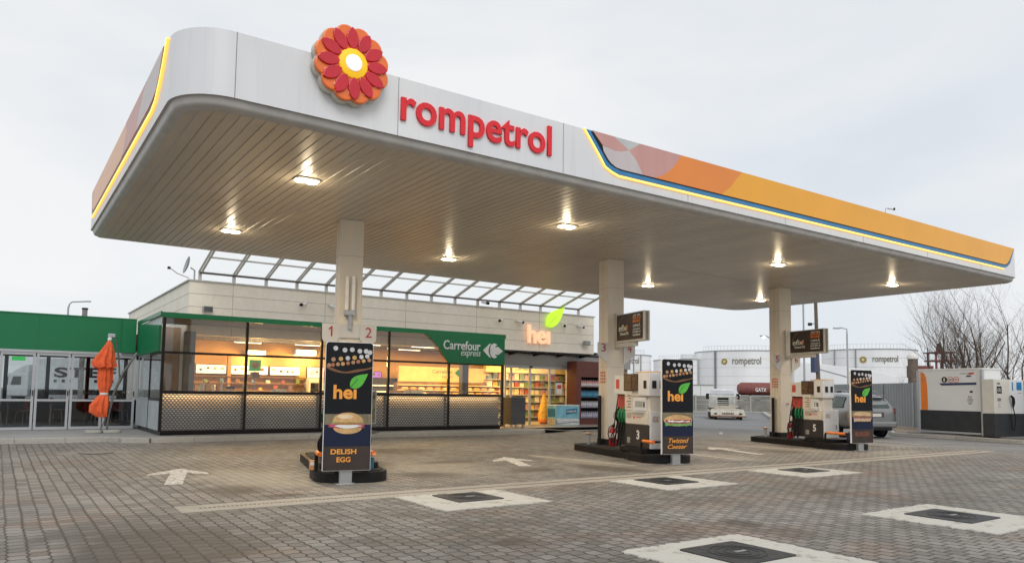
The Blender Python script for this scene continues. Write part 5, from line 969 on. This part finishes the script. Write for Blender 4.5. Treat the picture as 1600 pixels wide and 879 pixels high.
r = thing('crash_rail', 'orange sleeved crash rail at the far right edge by the gas dispenser', 'crash rail', (27.9, 10.25, .1), UA); MB().tube([(.1, 0, .33), (1.2, 0, .33)], .045, 10).build('rail_sleeve', ORANGE, r, smooth=True); MB().tube([(1.2, 0, 0), (1.2, 0, .36)], .04, 8).build('rail_leg', STEEL, r); MB().tube([(.15, 0, 0), (.15, 0, .3)], .03, 8).build('rail_leg', STEEL, r)
# corrugated fence
fp_ = [(38.6, 27.0), (35.4, 22.2), (31.7, 15.95), (28.9, 11.1), (26.9, 7.6)]
t = thing('sheet_fence', 'long grey corrugated sheet metal fence behind the car and the gas cabinet', 'fence', (32, 16, 0))
for (xa, ya), (xb, yb) in zip(fp_, fp_[1:]):
    l = math.hypot(xb - xa, yb - ya); n = int(l / .05); mb = MB(); nx, ny = (yb - ya) / l, -(xb - xa) / l; pts = []
    for k in range(n + 1):
        f = k / n; o = .018 if (k // 2) % 2 else -.018; pts.append((xa + (xb - xa) * f + nx * o, ya + (yb - ya) * f + ny * o))
    mb.prism(pts + [(px + nx * .01, py + ny * .01) for px, py in pts[::-1]], 1.87, UPF, (0, 0, .14)); mb.build('corrugated_panel', FENCE, t, True)
    for k in range(int(l / 2.5) + 1): x, y = xa + (xb - xa) * k * 2.5 / l, ya + (yb - ya) * k * 2.5 / l; MB().tube([(x - nx * -.06, y - ny * -.06, 0), (x + nx * .06, y + ny * .06, 2.0)], .03, 6).build('fence_post', STEEL, t, True)
# concrete panel wall far behind
def cwall(a, b, lab):
    t = thing('concrete_wall', lab, 'wall', (*a, 0)); l = math.hypot(b[0] - a[0], b[1] - a[1]); t.rotation_euler = (0, 0, math.atan2(b[1] - a[1], b[0] - a[0])); n = int(l / 2.4)
    for k in range(n):
        for r_ in range(4): MB().box(k * 2.4 + .08, k * 2.4 + 2.38, -.03, .03, r_ * .34, r_ * .34 + .325).build('wall_panel', CWALL, t, bevel=.01)
        MB().box(k * 2.4 - .07, k * 2.4 + .07, -.08, .08, 0, 1.42).build('wall_post', CONC, t, bevel=.01)
cwall((34, 47.5), (53.6, 38.2), 'low weathered concrete panel wall behind the tow truck')
line((44.0, 38.8), (46.5, 37.0), .25); struct('kerb', MB().prism([(38, 44.8), (53.4, 37.2), (53.3, 36.9), (37.9, 44.5)], .12, UPF).prism([(50.6, 37.6), (37.6, 27.3), (37.8, 27.1), (50.8, 37.4)], .12, UPF), CONC)
# bare trees
def tree(x, y, h, seed, lab, spread=.35, stems=3, z=.1):
    t = thing('bare_tree', lab, 'tree', (x, y, z), 0, 'bare trees behind the fence'); rnd = random.Random(seed); trunk = MB(); br = MB(); tw = MB()
    def grow(p, d, l, r, dep):
        n = 4; pts = [p]; q = p; dd = d
        for k in range(n):
            dd = (dd + Vector((rnd.uniform(-.22, .22), rnd.uniform(-.22, .22), rnd.uniform(-.04, .14)))).normalized(); q = q + dd * l / n; pts.append(q)
        rr = [r * (1 - .55 * k / n) for k in range(n + 1)]; (trunk if dep == 0 else br if dep == 1 else tw).tube(pts, rr, 6 if dep < 2 else 3, cap=False)
        if dep >= 4 or r < .004: return
        for k in range(1, n + 1):
            for _ in range((1, 2, 2, 1)[min(dep, 3)] if k > (0 if dep else 0) else 0):
                if dep == 3 and rnd.random() < .4: continue
                a = rnd.uniform(0, 6.28); s_ = rnd.uniform(.45, 1.0); nd = (dd + Vector((math.cos(a) * s_, math.sin(a) * s_, rnd.uniform(.0, .35)))).normalized()
                grow(pts[k], nd, l * rnd.uniform(.42, .72), rr[k] * rnd.uniform(.42, .62), dep + 1)
    for s_ in range(stems):
        a = rnd.uniform(0, 6.28); grow(Vector((rnd.uniform(-.3, .3), rnd.uniform(-.3, .3), 0)), Vector((math.cos(a) * spread, math.sin(a) * spread, 1)).normalized(), h * rnd.uniform(.5, .66), .042 * h / 6, 0)
    trunk.build('trunk', BARK, t); br.build('limb', BARK, t); tw.build('twig_crown', BARK, t); return t
tree(38.2, 19.6, 4.6, 1, 'leftmost low bare tree behind the grey fence', .3, 2); tree(37.6, 17.9, 6.8, 2, 'bare tree behind the left corner of the gas cabinet', .4, 4); tree(38.6, 17.2, 7.6, 3, 'bare tree behind the middle of the gas cabinet', .35, 4)
tree(39.6, 16.4, 7.6, 4, 'tallest thicket-like bare tree right of the gas cabinet middle', .35, 6); tree(40.6, 15.6, 7.6, 5, 'bare tree behind the gas dispenser', .4, 4); tree(41.5, 15.0, 7.0, 6, 'bare tree at the right edge of the view', .4, 4); tree(38.0, 12.6, 6.6, 7, 'thin bare tree at the far right beyond the dispenser', .4, 2); tree(42, 17.5, 6.5, 8, 'farther bare tree deep behind the gas cabinet', .4, 3)

# ------------------------------------------------------------------ silver estate car
def car():
    CARGLASS = M('car_glass', (.05, .08, .08), .06, var=.3, scale=2, spec=.5)
    t = thing('estate_car', 'silver grey estate car parked behind the farthest pump, seen from the rear', 'car', (24.75, 14.45, 0), R(90 - 27))
    P = M('car_silver', (.27, .275, .28), .28, .75, var=.04, coat=.6)
    # local: x forward, origin at rear axle; stations: x, half width, z bottom, z belt, z roof, half width roof
    st = [(-.95, .70, .42, .80, .84, .66), (-.93, .84, .34, .98, 1.02, .70), (-.80, .88, .30, 1.00, 1.30, .60), (-.55, .90, .28, .99, 1.47, .60), (.2, .91, .24, .97, 1.53, .62), (1.2, .91, .22, .95, 1.54, .62), (1.75, .91, .22, .94, 1.46, .60), (2.45, .90, .22, .93, .99, .62), (3.2, .86, .24, .82, .88, .55), (3.55, .74, .34, .66, .70, .5)]
    def ring(s): x, w_, zb, zl, zr, wr = s; h = [(w_ * .9, zb), (w_, zb + .12), (w_ * 1.005, (zb + zl) / 2 + .05), (w_ * .97, zl), (wr + .03, zl + (zr - zl) * .85), (wr * .85, zr)]; return [(x, y, z) for y, z in h] + [(x, -y, z) for y, z in h[::-1]]
    mb = MB(); loft(mb, [ring(s) for s in st]); n = 12
    mb.f.append(list(range(n))[::-1]); mb.m.append(0); e = len(mb.v) - n; mb.f.append([e + k for k in range(n)]); mb.m.append(0)
    body = mb.build('body', P, t, smooth=True)
    sd = body.modifiers.new('s', 'SUBSURF'); sd.levels = 2; sd.render_levels = 2
    # windows
    for sgn in (1, -1):
        for (a, b) in ((-.50, .16), (.26, 1.12), (1.20, 1.95)):
            def yz(x, f):
                for s0, s1 in zip(st, st[1:]):
                    if s0[0] <= x <= s1[0]:
                        k = (x - s0[0]) / (s1[0] - s0[0]); w_, zl, zr, wr = [s0[q] + (s1[q] - s0[q]) * k for q in (1, 3, 4, 5)]; return (w_ * .955 + (wr + .03 - w_ * .955) * f + .004, zl + .03 + (zr - zl) * .82 * f)
            pts = [(a, *yz(a, 0)), (b, *yz(b, 0)), (b - (.22 if b > 1.5 else .0), *yz(b - (.22 if b > 1.5 else 0), .88)), (a + (.1 if a < 0 else 0), *yz(a + (.1 if a < 0 else 0), .9))]
            pts = [(x, sgn * y, z) for x, y, z in pts]; MB().face(pts).face([(x, y - sgn * .01, z) for x, y, z in pts][::-1]).build('side_window', CARGLASS, t)
    MB().face([(-.945, -.60, 1.02), (-.945, .60, 1.02), (-.72, .52, 1.36), (-.72, -.52, 1.36)]).build('rear_window', CARGLASS, t)
    MB().box(-.86, -.66, -.5, .5, 1.41, 1.44).build('spoiler', P, t, bevel=.01); MB().box(-1.04, -.80, -.80, .80, .36, .56).build('rear_bumper', P, t, bevel=.05); MB().box(-1.05, -.9, -.6, .6, .26, .37).build('bumper_trim', BLACK, t, bevel=.02)
    pl_ = MB().box(-.975, -.965, -.26, .26, .72, .83).build('number_plate', STICK, t); MB().box(-.972, -.955, -.36, .36, .70, .87).build('plate_recess', M('plate_recess', (.08, .08, .085), .4), t)
    for s in (1, -1): MB().box(-.93, -.85, s * .78 - .05, s * .78 + .05, .80, 1.02).build('tail_lamp', M('tail_lamp_red', (.16, .03, .03), .2), t, bevel=.02)
    MB().lathe([(.045, 0), (.045, .01)], (-.962, 0, .92), 16, 0, ((0, 1, 0), (0, 0, 1), (-1, 0, 0))).build('badge', STEEL, t)
    for x in (0, 2.62):
        for s in (1, -1):
            axw = ((1, 0, 0), (0, 0, 1), (0, s, 0)); wh = MB().lathe([(.20, -.09), (.30, -.10), (.325, -.06), (.325, .06), (.30, .10), (.21, .10)], (x, s * .80, .325), 28, 0, axw, cap=False).build('wheel', RUB, t, smooth=True)
            rim = MB().lathe([(.215, .02), (.21, .09)], (x, s * .80, .325), 24, 0, axw, cap=False)
            rim = rim.lathe([(.06, .05), (.05, .09)], (x, s * .80, .325), 12, 0, axw); 
            for k in range(5): a = k * 2 * math.pi / 5; c_, s_ = math.cos(a), math.sin(a); rim.prism([(-.03 * s_ + .04 * c_, .03 * c_ + .04 * s_), (.03 * s_ + .04 * c_, -.03 * c_ + .04 * s_), (.03 * s_ + .21 * c_, -.03 * c_ + .21 * s_), (-.03 * s_ + .21 * c_, .03 * c_ + .21 * s_)], .02, axw, (x, s * .87, .325))
            rim.build('rim', M('rim_silver', (.5, .5, .5), .3, .8), wh); MB().lathe([(.30, 0), (.38, .002)], (x, s * .905, .34), 28, 0, axw).build('wheel_arch', BLACK, t)
    for s in (1, -1): MB().tube([(-.3, s * .55, 1.55), (-.2, s * .55, 1.59), (1.3, s * .55, 1.61), (1.5, s * .55, 1.56)], .014, 6).build('roof_rail', STEEL, t)
    MB().box(1.0, 1.15, -.06, .06, 1.54, 1.60).build('roof_aerial', BLACK, t, bevel=.02); MB().box(.35, .5, .91, .93, .86, .89).build('door_handle', STEEL, t); MB().box(1.75, 1.9, .9, 1.08, .96, 1.08).build('wing_mirror', P, t, bevel=.03)
    return t
car()
# low tow truck
t = thing('tow_truck', 'small weathered low car transporter with white cab parked by the concrete wall', 'tow truck', (34.9, 28.3, 0), R(-46)); t.scale = (.96, .96, .96)
TC = M('weathered_cream', (.52, .48, .40), .6, var=.3, scale=6); TW = M('cab_white', (.66, .69, .72), .35); RST = M('rust_brown', (.22, .09, .04), .8, var=.4, scale=10)
MB().prism([(-1.0, .42), (1.0, .42), (.8, .62), (-.8, .62)], -3.2, FRONT, (0, 0, 0)).build('flat_bed', TC, t, bevel=.02)
MB().face([(-1.02, -.75, .24), (1.02, -.75, .24), (.95, .1, .60), (-.95, .1, .60)]).box(-1.02, 1.02, -.78, -.70, .18, .30).build('ramp', TC, t)
for k in range(7): MB().box(-.32 + k * .1, -.28 + k * .1, -.72, -.1, .30 + .04, .36 + .05).build('ramp_slat', RST, t)
MB().box(-1.04, 1.04, -.80, -.77, .16, .22).build('rust_edge', RST, t)
MB().box(-.8, .8, 3.0, 4.4, .45, 1.45).build('cab', TW, t, bevel=.08); MB().prism([(-.78, 1.44), (.78, 1.44), (.66, 1.86), (-.66, 1.86)], -1.2, FRONT, (0, 3.05, 0)).build('cab_roof', TW, t, bevel=.1)
MB().box(-.9, .9, 2.6, 2.7, .62, .80).build('headboard', TC, t, bevel=.02)
for k in range(6):
    for s in (-1, 1): MB().box(s * (.38 + k * .09) - .02, s * (.38 + k * .09) + .02, 2.60, 2.66, .80, 1.33).build('headboard_bar', TC, t)
MB().box(-.36, .36, 2.98, 2.995, .82, 1.30).build('rear_window', SCREEN, t); MB().box(-.9, .9, 2.62, 2.66, 1.33, 1.39).build('headboard_rail', TC, t)
for z in (.88, .98, 1.1): MB().box(-.36, .36, 2.66, 2.69, z, z + .03).build('window_bar', STICK, t)
for s in (-1, 1):
    MB().lathe([(.2, -.08), (.2, .08)], (s * .72, -.55, .20), 18, 0, ((0, 1, 0), (0, 0, 1), (1, 0, 0))).build('small_wheel', RUB, t, smooth=True); MB().lathe([(.34, -.14), (.34, .14)], (s * .80, 1.4, .34), 20, 0, ((0, 1, 0), (0, 0, 1), (1, 0, 0))).build('rear_wheel', RUB, t, smooth=True)
    MB().lathe([(.34, -.1), (.34, .1)], (s * .76, 3.9, .34), 20, 0, ((0, 1, 0), (0, 0, 1), (1, 0, 0))).build('front_wheel', RUB, t, smooth=True); MB().box(s * .95 - .1, s * .95 + .1, 3.1, 3.2, 1.2, 1.55).build('wing_mirror', BLACK, t)
# white truck seen through the pavilion
A_ = -math.atan2(.5705, .8212)
t = thing('parked_lorry', 'white lorry with dark STEF lettering seen through the pavilion glass', 'lorry', (.75, 75.3, 0), A_)
LW = M('lorry_white', (.66, .68, .69), .4); MB().box(0, 1.7, -.2, 2.0, .55, 2.5).build('cab', LW, t, bevel=.1); MB().prism([(.25, 2.5), (1.7, 2.5), (1.7, 3.2), (1.2, 3.1), (.6, 2.75)], -2.0, FRONT, (0, -.1, 0)).build('roof_deflector', LW, t, bevel=.05)
MB().prism([(.3, 1.5), (1.15, 1.5), (1.15, 2.2), (.5, 2.2)], .03, FRONT, (0, -.2, 0)).build('side_window', SCREEN, t); MB().box(-.12, .05, -.3, -.1, 1.5, 2.2).build('wing_mirror', BLACK, t, bevel=.03); MB().box(2.3, 13.5, -.2, 2.2, 1.15, 3.75).build('trailer', LW, t, bevel=.03); MB().box(1.7, 13.5, .2, 1.8, .7, 1.14).build('chassis', BLACK, t)
text('lettering', 'STEF', BLACK, t, 3.9, 2.15, 5.2, .85, (0, -.2, 0), ext=.02, bold=.03); 
for k in range(8): MB().box(3.9 + k * .68, 4.15 + k * .68, -.22, -.2, 1.75, 1.98).build('small_square', BLACK, t)
for x in (.8, 2.6, 9.6, 10.8, 12): MB().lathe([(.5, -.15), (.5, .15)], (x, .1, .5), 22, 0, ((1, 0, 0), (0, 0, 1), (0, 1, 0))).build('wheel', RUB, t, smooth=True)

# ------------------------------------------------------------------ distant tanks and lamps
def tank(x, y, r, h, lab, logo=None, stairs=0., band=True):
    t = thing('storage_tank', lab, 'storage tank', (x, y, 0), 0, 'white storage tanks behind the station'); MB().lathe([(r, 0), (r, h), (r * .96, h + .02), (r * .5, h + .45), (.01, h + .6)], (0, 0, 0), 72, cap=False).build('shell', TANK, t, smooth=True)
    mb = MB().lathe([(r + .12, h - .18), (r + .12, h)], (0, 0, 0), 72, cap=False).build('rim', M('tank_rim', (.3, .31, .31), .6), t); mb = MB()
    for k in range(1, 6): mb.lathe([(r + .012, h * k / 6), (r + .012, h * k / 6 + .05)], (0, 0, 0), 72, cap=False)
    mb.build('weld_seam', M('seam_grey', (.5, .51, .51), .6), t)
    a = math.atan2(-y, -x)            # direction to the station
    def on(ang, rr, z): return (rr * math.cos(a + ang), rr * math.sin(a + ang), z)
    for da in stairs: MB().tube([on(da, r + .15, 0), on(da, r + .15, h)], .10, 6).build('riser_pipe', M('pipe_grey', (.25, .26, .27), .5), t)
    mb = MB()
    for k in range(24): mb.tube([on(-.9 + k * .075, r, h), on(-.9 + k * .075, r, h + .9)], .03, 4)
    mb.tube([on(-.9 + k * .075, r, h + .9) for k in range(24)], .03, 4); mb.build('roof_railing', M('rail_pale', (.55, .56, .56), .5), t)
    if logo:
        (l0, lz, lr), (a0, z0, ww, hh) = logo
        def wrap(o, rr):
            for v in o.data.vertices: u, d, z = v.co.x, v.co.y, v.co.z; ang = u / rr; v.co = Vector(on(ang, rr - d, z))
        d0 = MB(); pts = disc(l0, lz, lr, 24); d0.prism(pts, .05, FRONT, (0, -.03, 0)); o = d0.build('logo_disc', GOLD, t); wrap(o, r)
        d0 = MB(); d0.prism(disc(l0, lz, lr * .4, 14), .03, FRONT, (0, -.085, 0)); o = d0.build('logo_center', M('logo_cream', (.75, .68, .45), .5), t); wrap(o, r)
        o = text('lettering', 'rompetrol', TGREY, t, a0, z0, ww, hh, (0, -.03, 0), ext=.05, bold=.01); wrap(o, r)
    return t
tank(130.5, 101.5, 10.0, 10.6, 'wide white storage tank with gold logo left of the third column', ((-3.7, 8.3, .62), (-2.1, 7.3, 5.6, 1.9)), (-.58, -.15 - .4, .9))
tank(141.5, 80.0, 8.6, 10.6, 'white storage tank with gold logo behind the farthest banner', ((-.9, 8.5, .6), (.7, 7.7, 4.6, 1.6)), (-.75, -.25))
tank(107.8, 113.5, 5.2, 9.5, 'narrow grey streaked storage tank behind the middle pump', ((-3.9, 7.6, .1), (-1.9, 7.2, 4.6, 1.7)), (.3, .6))
tank(133, 122.0, 5.9, 9.6, 'plain white storage tank behind the middle banner', None, (.4, .75)); tank(119.5, 107.0, 1.9, 9.0, 'slim white storage tank between the middle banner and the wide tank', None, (.2,))
t = thing('tank_wagon', 'dark red rail tank wagon with white GATX lettering beyond the concrete wall', 'tank wagon', (78.5, 61.4, .0), A_)
MB().tube([(0, 1.3, 2.3), (.4, 1.3, 2.3), (9.5, 1.3, 2.3)], [.55, .85, .85], 20).build('barrel', RUSTR, t, smooth=True); MB().box(-.3, 9.5, .4, 2.2, 1.1, 1.4).build('underframe', BLACK, t)
for x in (.8, 2.2, 7, 8.4): MB().lathe([(.45, -.1), (.45, .1)], (x, .5, .6), 16, 0, ((1, 0, 0), (0, 0, 1), (0, 1, 0))).build('wheel', BLACK, t)
text('lettering', 'GATX', STICK, t, 1.95, 1.95, 1.45, .5, (0, .43, 0), ext=.04, bold=.03)
t = thing('white_container', 'white site cabin behind the concrete wall between the middle banner and the tow truck', 'cabin', (60.6, 55.4, 0), A_); MB().box(-1, 3.6, 0, 3, .2, 2.45).build('body', UW, t, bevel=.04); MB().box(-1.05, 3.65, -.05, 3.05, 2.45, 2.55).build('roof', GB, t); MB().box(2.2, 2.24, -.01, .0, .2, 2.45).build('corner_post', GB, t)
t = thing('white_hall', 'low white hall with sloping roof behind the grey fence', 'hall', (87.5, 61.2, 0), A_); MB().prism([(1.2, 0), (17, 0), (17, 3.9), (11, 5.2), (4, 5.9), (1.2, 6.2)], -8, FRONT, (0, 0, 0)).build('walls', M('hall_white', (.82, .83, .84), .5, var=.06, scale=.4), t, bevel=.05); MB().box(1.0, 17.2, -.1, 8.1, -.05, .3).build('footing', CONC, t)
MB().prism([(4.2, 5.3), (12.5, 3.1), (12.5, 3.0), (4.2, 5.2)], .05, FRONT, (0, -.01, 0)).build('stair_rail', M('pipe_grey', (0, 0, 0)), t)
t = thing('red_pipe_rack', 'rusty red pipe tower behind the bare trees', 'tower', (83.5, 39.6, 0), A_)
for x in (0, 1.6): 
    for y in (0, 1.6): MB().tube([(x, y, 0), (x, y, 6.4)], .12, 6).build('leg', RUSTR, t)
for z in (2.5, 4.1, 5.4, 6.3): MB().box(-.3, 1.9, -.3, 1.9, z, z + .14).build('platform', RUSTR, t)
MB().tube([(.8, .8, 6.3), (.8, .8, 7.4)], [.35, .2], 10).build('cap', M('rust_dark', (.08, .04, .035), .7), t); MB().box(-2.6, -.3, 0, 1.2, 3.6, 4.9).build('side_frame', RUSTR, t)
t = thing('concrete_silo', 'brown round silo with white cap left of the bare trees', 'silo', (81.3, 41.0, 0)); MB().lathe([(.5, 0), (.5, 5.6)], (0, 0, 0), 24).build('shell', M('silo_brown', (.17, .13, .10), .8, var=.3), t, smooth=True); MB().lathe([(.62, 5.6), (.62, 5.9), (.4, 6.2), (.0, 6.3)], (0, 0, 0), 24).build('cap', STICK, t, smooth=True)
def lamp(x, y, h, ang, lab, reach=1.0, head=None, curved=True, r=.07, z0=0):
    t = thing('street_lamp', lab, 'street lamp', (x, y, 0), ang, 'street lamps around the station'); pm = M('lamp_pole', (.42, .44, .45), .5, .3)
    pts = [(0, 0, 0), (0, 0, h - .6)] + ([(-.1, 0, h - .2), (-.35, 0, h), (-reach, 0, h + .05)] if curved else [(0, 0, h), (-reach, 0, h + .12)])
    MB().tube(pts, [r] * 2 + [r * .7] * (len(pts) - 2), 8).build('pole', pm, t, smooth=True); MB().box(-reach - .5, -reach + .05, -.1, .1, h, h + .12).build('lamp_head', pm, t, bevel=.03)
    if head: MB().lathe([(.0, -.14), (.13, -.06), (.15, .02), (.05, .1)], (-reach - .2, 0, h - .02), 14).build('glow', head, t, smooth=True)
GLO = EM('lit_lamp', (1, 1, 1), 3)
lamp(51.7, 37.3, 6.2, A_, 'thin street lamp with a lit white head just left of the third column', .5, GLO); lamp(56.5, 33.7, 6.9, A_, 'grey street lamp above the farthest banner', .6, None, False)
lamp(5.1, 81.2, 9.4, A_ + math.pi, 'curved street lamp rising behind the green pavilion fascia', 1.6, None, True, .09)
t = thing('chimney_pipe', 'short dark pipe sticking up behind the green pavilion fascia', 'pipe', (4.58, 57.4, 0)); MB().tube([(0, 0, 0), (.0, 0, 6.6)], .16, 8).build('pipe', M('pipe_brown', (.22, .20, .19), .7), t); MB().lathe([(.2, 6.6), (.2, 6.7)], (0, 0, 0), 8).build('cap', BLACK, t)
t = thing('utility_pole', 'wooden utility pole with a camera behind the right price sign', 'pole', (45.4, 29.2, 0)); MB().tube([(.1, 0, 0), (-.05, 0, 4), (-.2, 0, 9.8)], [.16, .13, .1], 8).build('pole', M('pole_wood', (.16, .125, .09), .85, var=.3), t, smooth=True); MB().tube([(-.1, 0, 6.3), (-.5, .2, 6.3)], .03, 6).build('bracket', STEEL, t); MB().box(-.66, -.4, .1, .3, 6.15, 6.35).build('camera', SCREEN, t, bevel=.03); MB().box(-.55, -.1, -.1, .2, 3.0, 4.2).build('cable_box', M('box_navy', (.05, .07, .14), .5), t, bevel=.02)
t = thing('antenna_mast', 'thin tall grey antenna mast right of the third column', 'mast', (53.6, 35.7, 0)); MB().tube([(0, 0, 0), (0, 0, 11.5)], [.09, .06], 8).build('mast', M('mast_grey', (.38, .40, .42), .5), t); MB().box(-.15, .15, -.15, .15, 0, .3).build('foot', CONC, t)
# white warning cage left of the second column
t = thing('wire_cage', 'small white wire cage on the shop annex roof left of the second column', 'cage', (21.3, 23.6, 2.96))
for x in (-.18, 0, .18): MB().tube([(x, 0, .0), (x, 0, .42)], .012, 5).build('upright', STICK, t)
for z in (.1, .25, .4): MB().tube([(-.2, 0, z), (.2, 0, z)], .012, 5).build('bar', STICK, t)
